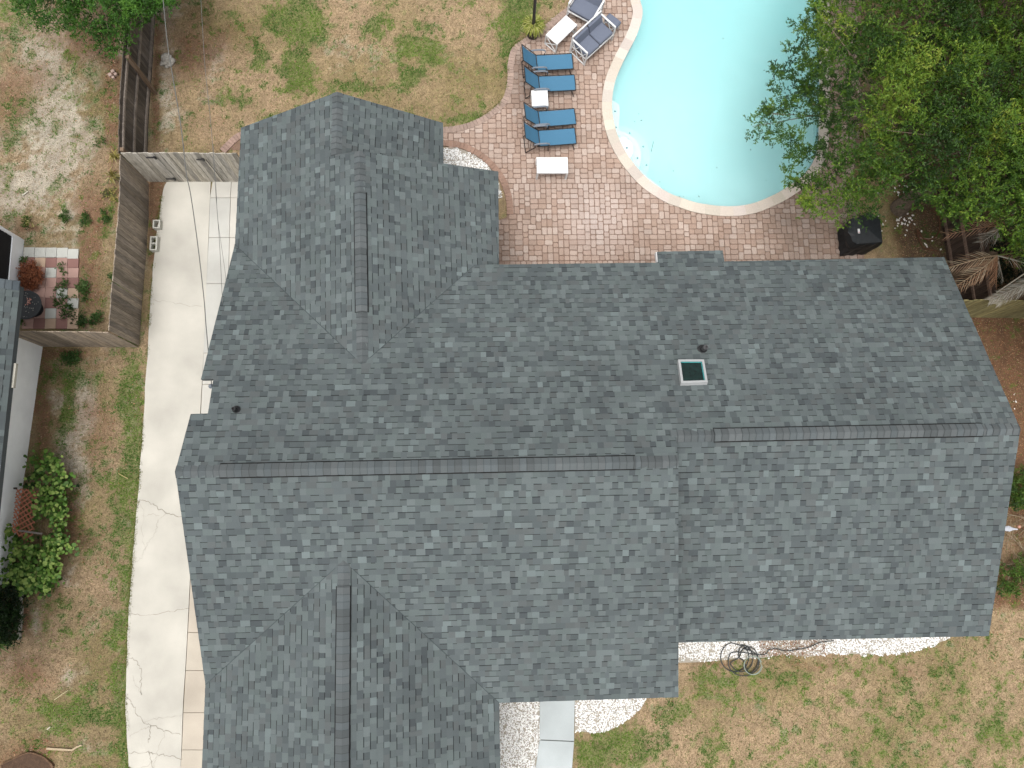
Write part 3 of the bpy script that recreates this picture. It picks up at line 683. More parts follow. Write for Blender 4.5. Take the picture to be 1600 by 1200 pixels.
ridge(rLow+np.array([-.12, 0, 0]), rE, N_rear, N_front, along(rLow, rE, 1116)+.12, along(rLow, rE, 1536)+.12, 2)
ridge(kEnd, cA, NcL, NcR, 0.3, along(kEnd, cA, y=916), 3)
ridge(bA+(bE-bA)*.01, bE, NbL, NbR, along(bA, bE, y=491), along(bA, bE, y=303), 4)
ridge(aS, aE, NbL, NaR, None, None, 5)
# valley flashing lines: thin cut edge shingles
mb = MB()
for a, b in ((cA, cL), (cA, cR), (bA, bL), (bA, bR)):
    mb = MB()
    a = np.array(a); b = np.array(b); d = nrm(b-a); sd = nrm(np.cross(d, (0, 0, 1)))*.006
    a = a+d*.25; mb.poly([a-sd+np.array([0, 0, .017]), a+sd+np.array([0, 0, .017]), b+sd+np.array([0, 0, .017]), b-sd+np.array([0, 0, .017])], A(80, 88, 90)); mb.build('valley_seam', M_shingle, house)

# walls under the eaves
mb = MB(); WC = A(214, 216, 214)
def wallbox(px, ztop):
    P = [U(x, y, ztop) for x, y in px]; Q = []
    a = sum(P[k][0]*P[(k+1) % len(P)][1]-P[(k+1) % len(P)][0]*P[k][1] for k in range(len(P)))
    if a < 0: P = P[::-1]
    for i in range(len(P)):
        v1 = nrm(P[i]-P[i-1]); v2 = nrm(P[(i+1) % len(P)]-P[i]); n1 = np.array([-v1[1], v1[0], 0]); n2 = np.array([-v2[1], v2[0], 0])
        Q.append(P[i]+(n1+n2)/(1+n1.dot(n2))*.45)
    mb.prism([(p[0], p[1], ztop) for p in Q], ztop+.1, WC); return Q
wq1 = wallbox([(367+6, 430), (1474, 402), (1545, 993), (1061, 1000), (1061, 1089), (325, 1100)], 2.40)
wq2 = wallbox([(380, 202), (690, 195), (690, 270), (776, 272), (780, 470), (372, 470)], 2.08)
wq3 = wallbox([(321, 1040), (780, 1040), (782, 1400), (312, 1400)], 2.38)
wl = mb.build('wall', material('house_stucco', A(214, 216, 214), .85, 4, .06, .3, 120), house)
# gable fields
mb = MB()
M_gab = material('gable_board', A(205, 208, 206), .8, 6, .06, 0)
def gable(a, b, c, depth=.10, col=WC):
    mb = MB()
    a, b, c = [np.array(p)-np.array([0, 0, .17]) for p in (a, b, c)]; nn = nrm(np.cross(b-a, c-a)); mb.mesh([a, b, c, a+nn*depth, b+nn*depth, c+nn*depth], [(2, 1, 0), (3, 4, 5), (0, 1, 4, 3), (1, 2, 5, 4), (2, 0, 3, 5)], col); mb.build('gable', M_gab, house)
sx = np.array([.35, 0, 0]); sy = np.array([0, .35, 0])
gable(rL+sx, cL+sx, bL+sx); gable(rM-sx*.6, front(1060, 1089)-sx*.6, rear(1056, 681)-sx*.6); gable(rE-sx, low(1545, 993)-sx, rear(1474, 402)-sx)
gable(aE-sy, rwL(376.5, 200)-sy, naR(692, 192)-sy)
M_glass = material('dark_glass', (.02, .03, .035), .08, 4, .1, 0, spec=.6)
for (Q, i, t0, wd, z0, z1, kind) in [(wq1, 0, .25, 1.2, .9, 2.0, 'window'), (wq1, 0, .75, 1.0, .9, 2.0, 'window'), (wq3, 1, .3, 1.0, .9, 2.0, 'window'), (wq1, 5, .1, .9, 0, 2.05, 'door')]:
    i %= len(Q); a, b = Q[i], Q[(i+1) % len(Q)]; d = nrm(b-a); d[2] = 0; nn = np.array([d[1], -d[0], 0]); c = a+(b-a)*t0; c = np.array([c[0], c[1], 0])
    def fr_(mb, w0, w1, y0, y1, o0, o1, col=(.5, .5, .5)): 
        P = [c+d*w0+nn*o0, c+d*w1+nn*o0, c+d*w1+nn*o1, c+d*w0+nn*o1]; mb.hexa([(p[0], p[1], y0) for p in P]+[(p[0], p[1], y1) for p in P], col)
    m1 = MB(); h = wd/2
    for (x0, x1, y0, y1) in ((-h-.06, h+.06, z1, z1+.06), (-h-.06, h+.06, z0-.06, z0) if z0 > 0 else (-h, h, 0, .02), (-h-.06, -h, z0, z1), (h, h+.06, z0, z1)): fr_(m1, x0, x1, y0, y1, -.02, .03)
    f_ = m1.build(kind, M_white, house); m1 = MB(); fr_(m1, -h, h, z0 if z0 > 0 else .02, z1, -.01, .012); m1.build('pane' if kind == 'window' else 'door_leaf', M_glass if kind == 'window' else M_white, f_)
# skylight
skq = [rear(1060, 562), rear(1100.5, 562), rear(1106, 596), rear(1065, 598)]   # outer kerb top is a bit higher than the shingles
mb = MB(); up3 = N_rear*.11
outer = [UP(x, y, np.array(P_main)+up3, N_rear) for x, y in ((1059.5, 561.5), (1100, 561.5), (1106, 597), (1064.5, 598.5))]
cn = np.mean(outer, axis=0); inner = [o+(cn-o)*.17 for o in outer]; inl = [p-N_rear*.03 for p in inner]; base = [o-up3*1.1+(o-cn)*.02 for o in outer]
V = base+outer+inner+inl; Fc = []
for a in (0, 4, 8):
    for k in range(4): Fc.append((a+k, a+(k+1) % 4, a+4+(k+1) % 4, a+4+k))
mb.mesh(V, Fc+[tuple(f[::-1]) for f in []], (.8, .8, .8)); sk = mb.build('skylight', material('skylight_frame', A(188, 190, 190), .5, 20, .05, 0), house)
mb = MB(); mb.poly([p+N_rear*.004 for p in inl]); gp = mb.build('glass_pane', None or material('skylight_glass', (.004, .014, .012), .12, 9, .5, 0, spec=.25), sk)
mb = MB(); Q = inl
for (i, j, t0) in ((0, 1, 0), (1, 2, 0)): 
    a, b = Q[i]+(cn-Q[i])*.06, Q[j]+(cn-Q[j])*.06; mb.bar(a+N_rear*.012, b+N_rear*.012, .022, .008, A(60, 150, 150))
mb.build('pane_seal', M_vcol, sk)
# vent pipes
for (x, y, hh, r_, nm) in ((1097, 546.5, .30, .055, 0), (369.5, 640.5, .22, .042, 1)):
    p = rear(x, y); mb = MB(); mb.lathe([(r_, -.1), (r_, hh), (r_*.7, hh), (r_*.7, hh-.05)], p, 14, (.02, .02, .02)); vp = mb.build('vent_pipe', material('vent_pipe_plastic', (.05, .05, .052) if nm == 0 else (.012, .012, .013), .6, 20, .1, 0), house)
    mb = MB(); mb.lathe([(r_*2.2, -.07), (r_*2.1, .02), (r_*1.35, .05), (r_*1.2, .10), (r_*1.02, .12)], p, 16, (.012, .012, .012)); mb.build('collar', M_black, vp)
# narrow white trim seen at the rear eave bump and the left notch
mb = MB(); a, b = rear(1027, 393.5), rear(1028.5, 409)
a = a-np.array([.03, 0, .02]); b = b-np.array([.03, 0, .02]); mb.hexa([p-np.array([0, 0, .15]) for p in (a, a+np.array([.025, 0, 0]), b+np.array([.025, 0, 0]), b)]+[a, a+np.array([.025, 0, 0]), b+np.array([.025, 0, 0]), b])
mb.build('eave_trim', M_white, house)

# ------------------------------------------------------------------ fences
def fence(name, label, px, rails, side, base_col, zt=1.8, pw=.14, gap=.008, post_px=(), jit_h=.02, zs=None, group='board fences', thin=.02, posts=True, rb=1.35):
    """boards along a ground polyline given by photo pixels; side = +1/-1 where rails and posts stand"""
    P = [U(x, y) for x, y in px]; root = thing(name, label, 'fence', tuple(P[0]), group=group); o = np.array(root.location)
    for i in range(len(P)-1):
        a, b = P[i], P[i+1]; L_ = np.linalg.norm(b-a); d = (b-a)/L_; nn = np.array([-d[1], d[0], 0])*side; mb = MB(); s = 0
        lean = random.uniform(-.01, .01)
        while s < L_-.02:
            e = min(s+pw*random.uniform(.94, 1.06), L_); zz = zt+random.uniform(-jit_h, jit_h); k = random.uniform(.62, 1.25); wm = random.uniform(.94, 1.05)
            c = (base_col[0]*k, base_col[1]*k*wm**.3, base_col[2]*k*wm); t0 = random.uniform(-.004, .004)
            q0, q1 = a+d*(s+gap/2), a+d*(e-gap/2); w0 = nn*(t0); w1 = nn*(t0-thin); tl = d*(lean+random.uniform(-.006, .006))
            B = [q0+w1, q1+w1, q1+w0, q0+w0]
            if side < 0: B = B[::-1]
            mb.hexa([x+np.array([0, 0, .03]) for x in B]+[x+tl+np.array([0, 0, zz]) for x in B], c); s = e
        mb.build('board_panel', M_wood, root, o)
        for z_ in rails:
            mb = MB(); k = random.uniform(.95, 1.25); mb.bar(a+nn*.025+np.array([0, 0, z_]), b+nn*.025+np.array([0, 0, z_+random.uniform(-.01, .01)]), .04, .09, tuple(min(.6, v*k*rb) for v in base_col)); mb.build('rail', M_wood, root, o)
        if rails and posts:
            n_ = max(1, int(round(L_/2.4)))
            for k2 in range(n_+1):
                if k2 == n_ and i < len(P)-2: continue
                q = a+d*(L_*k2/n_)+nn*.10; mb = MB(); mb.box((q[0], q[1], zt/2+.02), (.09, .09, zt+.04), tuple(v*1.35 for v in base_col), rz=math.atan2(d[1], d[0])); mb.build('post', M_wood, root, o)
    return root
FB = A(112, 98, 86)
fence('wooden_fence', 'dark weathered board fence with exposed rails running from the gate to the leafy corner tree', [(250, -80), (244, 20), (238, 120), (232.5, 200), (231, 252), (231.5, 284)], (.25, .95, 1.6), 1, A(112, 103, 95), posts=False, rb=1.9)
for px_0 in ((241, 146), (233.5, 280)):
    q = U(*px_0)+np.array([.04, 0, 0]); f1 = bpy.data.objects['wooden_fence']; mb = MB(); mb.box((q[0], q[1], .92), (.09, .09, 1.84), A(140, 118, 98)); mb.build('post', M_wood, f1, np.array(f1.location))
fence('wooden_fence', 'brown weathered board fence beside the concrete driveway, smooth board side towards the driveway', [(232, 287), (232, 340), (228, 400), (222, 470), (217, 541)], (), -1, A(160, 147, 132))
fence('wooden_fence', 'short brown board fence crossing from the driveway fence to the white neighbour house wall', [(217, 542), (140, 541.5), (60, 541)], (), -1, A(172, 156, 138))
gf = fence('gate_fence', 'pale grey board gate and fence panel between side fence and house, with black hinges', [(233, 285), (300, 285), (338, 285), (400, 285.5)], (), -1, A(196, 189, 176), group=None); gf['category'] = 'gate'
def gatehw(px, z, size, rz):
    p = U(px[0], px[1], z); mb = MB(); mb.box((p[0], p[1], p[2]), size, (.01, .01, .01)); return mb.build('hinge', M_black, gf, np.array(gf.location))
gY = U(268, 285)[1]
for (x, z, sx, nm) in ((U(237, 238, 1.6)[0], 1.62, .26, 'hinge'), (U(268, 278, .25)[0], .3, .26, 'hinge'), (U(313, 246, 1.5)[0], 1.5, .20, 'latch')):
    mb = MB(); mb.box((x, gY-.035, z), (sx, .02, .045), (.01, .01, .01)); mb.box((x+(sx*.4), gY-.04, z), (.05, .03, .14), (.01, .01, .01)); mb.build(nm, M_black, gf, np.array(gf.location))
a = U(316, 246, 1.78)[0]; mb = MB(); mb.bar((a, gY-.032, 1.5), (a+.02, gY-.032, .12), .014, .012, (.01, .01, .01)); mb.build('drop_rod', M_black, gf, np.array(gf.location))
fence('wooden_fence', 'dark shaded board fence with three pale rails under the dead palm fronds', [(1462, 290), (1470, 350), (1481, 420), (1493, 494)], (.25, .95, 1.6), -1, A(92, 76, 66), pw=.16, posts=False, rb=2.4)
fence('wooden_fence', 'mossy green-yellow board fence meeting the house roof edge below the dead palm fronds', [(1420, 497), (1500, 496), (1640, 499), (1760, 503)], (), -1, A(160, 150, 104), zt=1.85, jit_h=.05, gap=.02)

# ------------------------------------------------------------------ neighbour's house and its screened porch
nh = thing('neighbour_house', 'white walled neighbour house with dark grey shingle roof at the left edge', 'house', tuple(U(67, 540))); o = np.array(nh.location)
wa, wb = U(67, 541), U(14, 912); dd = nrm(wb-wa); nn = np.array([dd[1], -dd[0], 0]);  nn = nn if nn[0] < 0 else -nn
mb = MB(); Q = [wa, wb, wb+nn*9, wa+nn*9]; 
if sum(Q[k][0]*Q[(k+1) % 4][1]-Q[(k+1) % 4][0]*Q[k][1] for k in range(4)) < 0: Q = Q[::-1]
mb.prism([(p[0], p[1], 2.5) for p in Q], 2.6, (.8, .8, .8)); mb.build('wall', M_wall, nh, o)
e0, e1 = U(31.5, 447, 2.62), U(2, 722, 2.62); e1 = e0+(e1-e0)*2.3; rd = nn*4.2+np.array([0, 0, 1.7])
n_nb = plane3(e0, e1, e0+rd)
slope([[e0, e1, e1+rd, e0+rd]], e0, n_nb, 21, parent=nh, dark=.80)
r2_ = nn*8.4; n_nb2 = plane3(e0+r2_, e1+r2_, e0+rd)
slope([[e0+rd, e1+rd, e1+r2_, e0+r2_]], e0+rd, n_nb2, 22, parent=nh, dark=.80)
# rake cap shingles along the rear edge
mb, _ = cap_line(e0+n_nb*.005, e0+rd+n_nb*.005, nrm(e1-e0), nrm(e0-e1), half=.12, seed=9, cols=[A(92, 100, 104), A(84, 92, 97), A(98, 106, 110)]); mb.build('rake_cap', M_shingle, nh, (0, 0, 0))
mb = MB(); ga, gb = U(24.5, 568, 2.5), U(20, 606, 2.5); mb.bar(ga, gb, .07, .09, A(205, 200, 186)); mb.build('gutter_piece', M_vcol, nh, o)
for ch in [c for c in bpy.data.objects if c.parent == nh and c.name.split('.')[0] in ('roof_slope', 'rake_cap')]: ch.location = -nh.location
# porch
pr = thing('screened_porch', 'white framed screened porch with dark interior behind the neighbour house', 'porch', tuple(U(38, 372))); o = np.array(pr.location)
a0_, b0_ = U(38, 375), U(30, 470); dv = nrm(b0_-a0_); nv = np.array([dv[1], -dv[0], 0]); nv = nv if nv[0] < 0 else -nv
M_wh2 = material('porch_white', (.80, .82, .84), .6, 10, .03, 0)
Lp = np.linalg.norm(b0_-a0_); Zp = 2.35
mb = MB(); B = [a0_, b0_, b0_+nv*.08, a0_+nv*.08]; 
def ccw(B): return B if sum(B[k][0]*B[(k+1) % 4][1]-B[(k+1) % 4][0]*B[k][1] for k in range(4)) > 0 else B[::-1]
def slab(mb, a, b, t, z0, z1, c=(.8, .8, .8)):
    n_ = nv if abs(np.dot(nrm(b-a), nv)) < .5 else dv; B = ccw([a, b, b+n_*t, a+n_*t]); mb.hexa([(p[0], p[1], z0) for p in B]+[(p[0], p[1], z1) for p in B], c)
slab(mb, a0_, b0_, .08, 0, .52); slab(mb, a0_+nv*.08, a0_+nv*3, .08, 0, .52); mb.build('knee_wall', M_wh2, pr, o)
for (t, w_) in ((0, .09), (Lp-.12, .09)):
    mb = MB(); q = a0_+dv*t; slab(mb, q, q+dv*w_, .08, .52, Zp); mb.build('post', M_wh2, pr, o)
mb = MB(); slab(mb, a0_+nv*1.5, a0_+nv*1.58, .08, .52, Zp); mb.build('post', M_wh2, pr, o)
mb = MB(); slab(mb, a0_, b0_, .08, Zp, Zp+.10); mb.build('top_rail', M_wh2, pr, o); mb = MB(); slab(mb, a0_+nv*.08, a0_+nv*3, .08, Zp, Zp+.10); mb.build('top_rail', M_wh2, pr, o)
M_scr = material('insect_screen', (.012, .012, .013), .9, 300, .3, 0); 
mb = MB(); slab(mb, a0_+dv*.09+nv*.03, a0_+dv*(Lp-.12)+nv*.03, .01, .52, Zp); mb.build('screen', M_scr, pr, o)
mb = MB(); slab(mb, a0_+nv*.1+dv*.03, a0_+nv*3+dv*.03, .01, .52, Zp); mb.build('screen', M_scr, pr, o)
mb = MB(); q = a0_+nv*.3+dv*.2; mb.hexa([(p[0], p[1], .02) for p in ccw([q, q+nv*2.5, q+nv*2.5+dv*Lp, q+dv*Lp])]+[(p[0], p[1], .05) for p in ccw([q, q+nv*2.5, q+nv*2.5+dv*Lp, q+dv*Lp])], (.05, .05, .05)); mb.build('floor', M_scr, pr, o)

# ------------------------------------------------------------------ checker patio tiles
PT = ['WWWWW', 'RORPR', 'PPWPP', 'DPPRR', 'DPPWO', 'PPRPW', 'PPWPO', 'PROROO']
TC = dict(W=A(212, 212, 204), R=A(160, 120, 112), O=A(206, 178, 154), P=A(196, 160, 148), D=A(176, 136, 126))
mb = MB(); c00, c10, c01 = U(38, 387), U(124, 388), U(36, 514)
for r in range(8):
    for c in range(5):
        k = PT[r][c]; q = c00+(c10-c00)*(c+.5)/5+(c01-c00)*(r+.5)/8; sx_ = np.linalg.norm(c10-c00)/5-.008; kk = random.uniform(.92, 1.05)
        mb.box((q[0], q[1]-(.03 if c == 4 and r == 0 else 0), .012+random.uniform(0, .012)), (sx_, np.linalg.norm(c01-c00)/8-.008, .05), tuple(v*kk for v in TC[k]), rz=random.uniform(-.012, .012), bev=.004)
ptio = mb.build('tile_patio', M_conc, origin=tuple(U(80, 450))); tag(ptio, 'small patio of white, pink and red square concrete tiles behind the short fence', 'patio')

# ------------------------------------------------------------------ sun loungers
def make_lounger():
    t = thing('sun_lounger', '', 'sun lounger', group='blue sling sun loungers on the pool deck')
    w_, L_, z = .50, 1.04, .33; hw = w_/2
    mb = MB(); V = []; n = 10
    for i in range(n+1):
        x = L_*i/n; sag = -.012*math.sin(math.pi*i/n)
        for y in (-hw+.02, -.1, .1, hw-.02): V.append((x, y, z+sag-(.008 if abs(y) < .15 else 0)))
    for i in range(n+1):
        x = L_*i/n; sag = -.012*math.sin(math.pi*i/n)
        for y in (-hw+.02, -.1, .1, hw-.02): V.append((x, y, z+sag-.014-(.008 if abs(y) < .15 else 0)))
    o_ = 4*(n+1); Fc = [(i*4+j, (i+1)*4+j, (i+1)*4+j+1, i*4+j+1) for i in range(n) for j in range(3)]+[(o_+i*4+j, o_+i*4+j+1, o_+(i+1)*4+j+1, o_+(i+1)*4+j) for i in range(n) for j in range(3)]
    Fc += [(i*4, o_+i*4, o_+(i+1)*4, (i+1)*4) for i in range(n)]+[(i*4+3, (i+1)*4+3, o_+(i+1)*4+3, o_+i*4+3) for i in range(n)]+[(j, j+1, o_+j+1, o_+j) for j in range(3)]+[(n*4+j, o_+n*4+j, o_+n*4+j+1, n*4+j+1) for j in range(3)]
    mb.mesh(V, Fc); mb.build('seat_sling', M_blue, t, smooth=False)
    bx, bz = -.47, .55    # backrest run and rise
    mb = MB(); p = [(-.03, -hw+.02, z+.01), (-.03, hw-.02, z+.01), (bx, hw-.02, z+bz), (bx, -hw+.02, z+bz)]; nb = nrm((bz, 0, -bx))*.012
    mid = [(p[0][0]+(p[3][0]-p[0][0])*.5-.012, y, p[0][2]+(p[3][2]-p[0][2])*.5-.012) for y in (-hw+.02, hw-.02)]
    V = [p[0], p[1], mid[1], mid[0], p[2], p[3]]; V2 = [tuple(np.array(q)-nb) for q in V]
    mb.mesh(V+V2, [(0, 1, 2, 3), (3, 2, 4, 5), (9, 8, 7, 6), (11, 10, 8, 9), (0, 3, 9, 6), (3, 5, 11, 9), (1, 7, 8, 2), (2, 8, 10, 4), (5, 4, 10, 11), (0, 6, 7, 1)]); mb.build('back_sling', M_blue, t)
    mb = MB()
    for y in (-hw, hw):
        mb.tube([(-.10, y, z-.01), (.3, y, z-.01), (.8, y, z-.01), (L_, y, z-.012)], .014, 6); mb.tube([(-.02, y, z), (bx/2, y, z+bz/2), (bx, y, z+bz+.01)], .013, 6)
    mb.tube([(L_, -hw, z-.012), (L_+.01, 0, z-.012), (L_, hw, z-.012)], .014, 6); mb.tube([(bx, -hw, z+bz+.01), (bx, hw, z+bz+.01)], .013, 6); mb.tube([(-.02, -hw, z-.01), (-.02, hw, z-.01)], .016, 6)
    mb.build('frame', M_black, t)
    for y in (-hw-.025, hw+.025):      # flat curved arm rests
        mb = MB(); pa = [(-.20, y, z+.17), (-.10, y, z+.20), (.03, y, z+.205), (.16, y, z+.20), (.24, y, z+.16), (.26, y, z+.08)]
        for q0, q1 in zip(pa[:-1], pa[1:]): mb.bar(q0, q1, .045, .018)
        mb.build('armrest', M_gmetal, t)
    for y in (-hw-.01, hw+.01):
        mb = MB(); mb.tube([(.26, y, z+.08), (.22, y, z-.02), (.25, y, .01)], .012, 6); mb.build('leg', M_black, t)
        mb = MB(); mb.tube([(-.20, y, z+.17), (-.14, y, z-.02), (-.42, y, .01)], .012, 6); mb.build('leg', M_black, t)
        mb = MB(); mb.tube([(L_-.12, y, z-.01), (L_-.02, y, .01)], .012, 6); mb.build('leg', M_black, t)
    mb = MB(); mb.tube([(-.42, -hw, .02), (-.42, hw, .02)], .011, 6); mb.tube([(bx*.62, -hw+.02, z+bz*.55), (-.30, -hw+.02, .03)], .009, 5); mb.tube([(bx*.62, hw-.02, z+bz*.55), (-.30, hw-.02, .03)], .009, 5); mb.build('brace', M_black, t)
    return t
L0 = make_lounger()
LL = [((839.5, 98), 3.5, 'blue sling lounger nearest the pole planter, its back raised'), ((843.2, 131), 3.0, 'blue sling lounger directly above the small square white table in the picture'),
      ((843.2, 186), 5.2, 'blue sling lounger just below the small square white table, third from the planter'), ((843.2, 216), 4.5, 'blue sling lounger closest to the long white bench table, last of the four')]
LO = [L0, copy_tree(L0), copy_tree(L0), copy_tree(L0)]
ZD = .048
for (pp, ang, lab), o_ in zip(LL, LO):
    p = U(pp[0], pp[1], .33+ZD); o_.location = (p[0], p[1], ZD); o_.rotation_euler = (0, 0, math.radians(ang)); o_['label'] = lab

# ------------------------------------------------------------------ white tables
def table(px, ztop, sx, sy, ang, label, xs=False, legin=0.0, lw=.04, th=.035):
    p = U(px[0], px[1], ztop+ZD); t = thing('patio_table', label, 'table', (p[0], p[1], ZD), math.radians(ang), group='white tables on the pool deck')
    mb = MB(); mb.box((0, 0, ztop-th/2), (sx, sy, th), bev=.006); mb.build('table_top', M_white, t)
    hx, hy = sx/2-lw/2, sy/2-lw/2
    for ax in (-1, 1):
        for ay in (-1, 1):
            mb = MB(); mb.box((ax*hx, ay*hy, (ztop-th)/2), (lw, lw, ztop-th)); mb.build('leg', M_white, t)
    if xs:
        for ax in (-1, 1):
            mb = MB(); z0, z1 = .04, ztop-th-.02
            mb.bar((ax*hx, -hy, z0), (ax*hx, hy, z1), .022, .022); mb.bar((ax*hx+.004, hy, z0), (ax*hx+.004, -hy, z1), .022, .022); mb.bar((ax*hx, -hy, .02), (ax*hx, hy, .02), .024, .024); mb.build('cross_brace', M_white, t)
    else:
        for ay in (-1, 1):
            mb = MB(); mb.box((0, ay*hy, ztop-th-.03), (sx-2*lw, .02, .06)); mb.build('apron', M_white, t)
    return t
table((843.5, 153), .45, .48, .50, 1.5, 'small square white table with crossed base between the middle two loungers')
mbx = bpy.data.objects['patio_table']
mb = MB(); mb.bar((-.12, -.30, .02), (.12, -.26, .2), .03, .02); mb.bar((.12, -.30, .02), (-.12, -.26, .2), .03, .02); mb.build('cross_brace', M_white, mbx)
mb = MB(); mb.box((0, -.30, .015), (.3, .03, .03)); mb.build('foot_rail', M_white, mbx)
table((863, 258), .42, .90, .49, 0, 'long plain white bench table on its own below the row of loungers', lw=.055)
table((877.5, 46.5), .45, .90, .46, 46, 'white coffee table with crossed end frames, set askew beside the pole planter', xs=True, lw=.03)

# ------------------------------------------------------------------ white lattice seats with slate cushions
def seat(px, W, D, ang, label, cat, ncush, zs=.42, back=True, zr=.62):
    p = U(px[0], px[1], zs+ZD); t = thing('lattice_seat', label, cat, (p[0], p[1], ZD), math.radians(ang), group='white lattice seats with slate cushions')
    hw, hd = W/2, D/2; b = .032
    mb = MB()     # seat base rails
    for y in (-hd, hd): mb.bar((-hw, y, zs-.14), (hw, y, zs-.14), b, b)
    for k in range(7): x = -hw+W*(k+.5)/7; mb.bar((x, -hd, zs-.14), (x, hd, zs-.14), .03, .012)
    mb.build('seat_base', M_white, t)
    for sx_ in (-1, 1):   # arm side frames with crossed lattice
        mb = MB(); x = sx_*hw
        mb.bar((x, -hd, zr), (x, hd, zr), .05, .03); mb.bar((x, -hd, .02), (x, hd, .02), b, b); mb.bar((x, -hd, 0), (x, -hd, zr), b, b); mb.bar((x, hd, 0), (x, hd, zr), b, b)
        for (y0, y1) in ((-hd, 0), (0, hd)): mb.bar((x, y0, .04), (x, y1, zr-.02), .02, .02); mb.bar((x+.003, y1, .04), (x+.003, y0, zr-.02), .02, .02)
        mb.bar((x, -hd, zr/2), (x, hd, zr/2), .02, .02)
        mb.build('arm_frame', M_white, t)
    if back:
        mb = MB(); y = hd+.03; zb = zr+.12
        mb.bar((-hw, y, zb), (hw, y, zb), .04, .03); mb.bar((-hw, y, .2), (hw, y, .2), b, b)
        nseg = max(2, int(W/.4))
        for k in range(nseg):
            x0, x1 = -hw+W*k/nseg, -hw+W*(k+1)/nseg; mb.bar((x0, y, .22), (x1, y, zb), .02, .02); mb.bar((x1, y+.003, .22), (x0, y+.003, zb), .02, .02)
        for x in (-hw, hw): mb.bar((x, y, 0), (x, y, zb), b, b)
        mb.build('back_frame', M_white, t)
    cw = (W-.06)/ncush
    for k in range(ncush):
        x = -W/2+.03+cw*(k+.5); mb = MB(); mb.box((x, -.01, zs-.06+(.02 if k % 2 else 0)), (cw-.015, D-.02, .13), bev=.03, rz=random.uniform(-.04, .04)); mb.build('seat_cushion', M_cush, t, smooth=False)
        if back: mb = MB(); mb.hexa([(x-cw/2+.02, hd-.14, zs), (x+cw/2-.02, hd-.14, zs), (x+cw/2-.02, hd-.01, zs), (x-cw/2+.02, hd-.01, zs), (x-cw/2+.02, hd-.06, zs+.24), (x+cw/2-.02, hd-.06, zs+.24), (x+cw/2-.02, hd+.02, zs+.24), (x-cw/2+.02, hd+.02, zs+.24)]); mb.build('back_cushion', M_cush, t)
    return t
seat((927, 59), 1.2, .58, 44, 'white lattice loveseat with two slate cushions, closest to the pool coping', 'loveseat', 2)
seat((915, 10), .85, .62, -30, 'white lattice armchair with slate cushion, cut by the upper picture edge', 'armchair', 1)
p = U(957.5, 32.5, .40); ot = thing('ottoman', 'slate cushioned low ottoman on the pool side of the white lattice loveseat', 'ottoman', (p[0], p[1], ZD), math.radians(50))
mb = MB(); mb.box((0, 0, .34), (.26, .46, .12), bev=.03); mb.build('seat_cushion', M_cush, ot); mb = MB(); mb.box((0, 0, .265), (.24, .44, .03)); mb.build('seat_base', M_white, ot)
for ax in (-1, 1):
    for ay in (-1, 1): mb = MB(); mb.box((ax*.10, ay*.20, .125), (.025, .025, .25)); mb.build('leg', M_white, ot)

# ------------------------------------------------------------------ grill under a cover
def q3(px, z): return [U(x, y, z) for x, y in px]
topq = q3([(1335, 341), (1339, 381), (1379, 378), (1375, 341)], 1.05); cg = np.mean(topq, axis=0)
gl_ = thing('covered_grill', 'barbecue grill under a black fabric cover at the deck edge by the house eave', 'grill', (cg[0], cg[1], ZD)); o = np.array(gl_.location)
tx = [p-cg for p in topq]
def gq(k, z, dx=0): return [cg+np.array([q[0]*k+dx, q[1]*k, 0])+np.array([0, 0, z-1.05]) for q in tx]
ridge_ = [cg+np.array([0, .60, .02]), cg+np.array([.02, -.30, .10])]
levels_ = [gq(1.0, 1.05), gq(1.05, .98), gq(1.07, .7), gq(1.02, .45), gq(1.05, .06)]
rings = []
for qi, Q in enumerate(levels_):
    r = []
    for k in range(4):
        a, b = Q[k], Q[(k+1) % 4]
        for j in range(6):
            t_ = j/6; pnt = a+(b-a)*t_; fold = 0 if qi == 0 else .02*math.sin(k*9+j*2.6+qi)
            nv_ = nrm(pnt-np.mean(Q, axis=0)); r.append(pnt+nv_*fold*np.array([1, 1, 0]))
    rings.append(r)
for k in range(len(rings[0])):      # bulges: side shelf towards the pool and pointed end to the top
    for qi in (1, 2):
        p = rings[qi][k]; dx, dy = p[0]-cg[0], p[1]-cg[1]
        if dx < -.2: p[0] -= .17*max(0, 1-abs(dy)/.40)*(1 if qi == 1 else .9)
        if dy > .2: p[1] += .22*max(0, 1-abs(dx-.1)/.35)
nr_ = 24; V = sum([[tuple(p) for p in r] for r in rings], []); Fc = []
for r in range(4):
    for k in range(nr_): Fc.append((r*nr_+k, (r+1)*nr_+k, (r+1)*nr_+(k+1) % nr_, r*nr_+(k+1) % nr_))
ctr = len(V); V.append(tuple(cg+np.array([.02, -.05, .06]))); Fc += [(k, (k+1) % nr_, ctr) for k in range(nr_)]
mb = MB(); mb.mesh(V, [f[::-1] for f in Fc]); gc = mb.build('cover', M_dark, gl_, o)
lp = U(1342, 361, 1.10); mb = MB(); mb.box((lp[0], lp[1], 1.098), (.06, .13, .006), A(240, 240, 240)); mb.build('label_patch', M_vcol, gc, o)
mb = MB(); mb.lathe([(.017, 0), (.017, .002)], (lp[0], lp[1]-.035, 1.1015), 12, A(170, 60, 70)); mb.build('label_dot', M_vcol, gc, o)

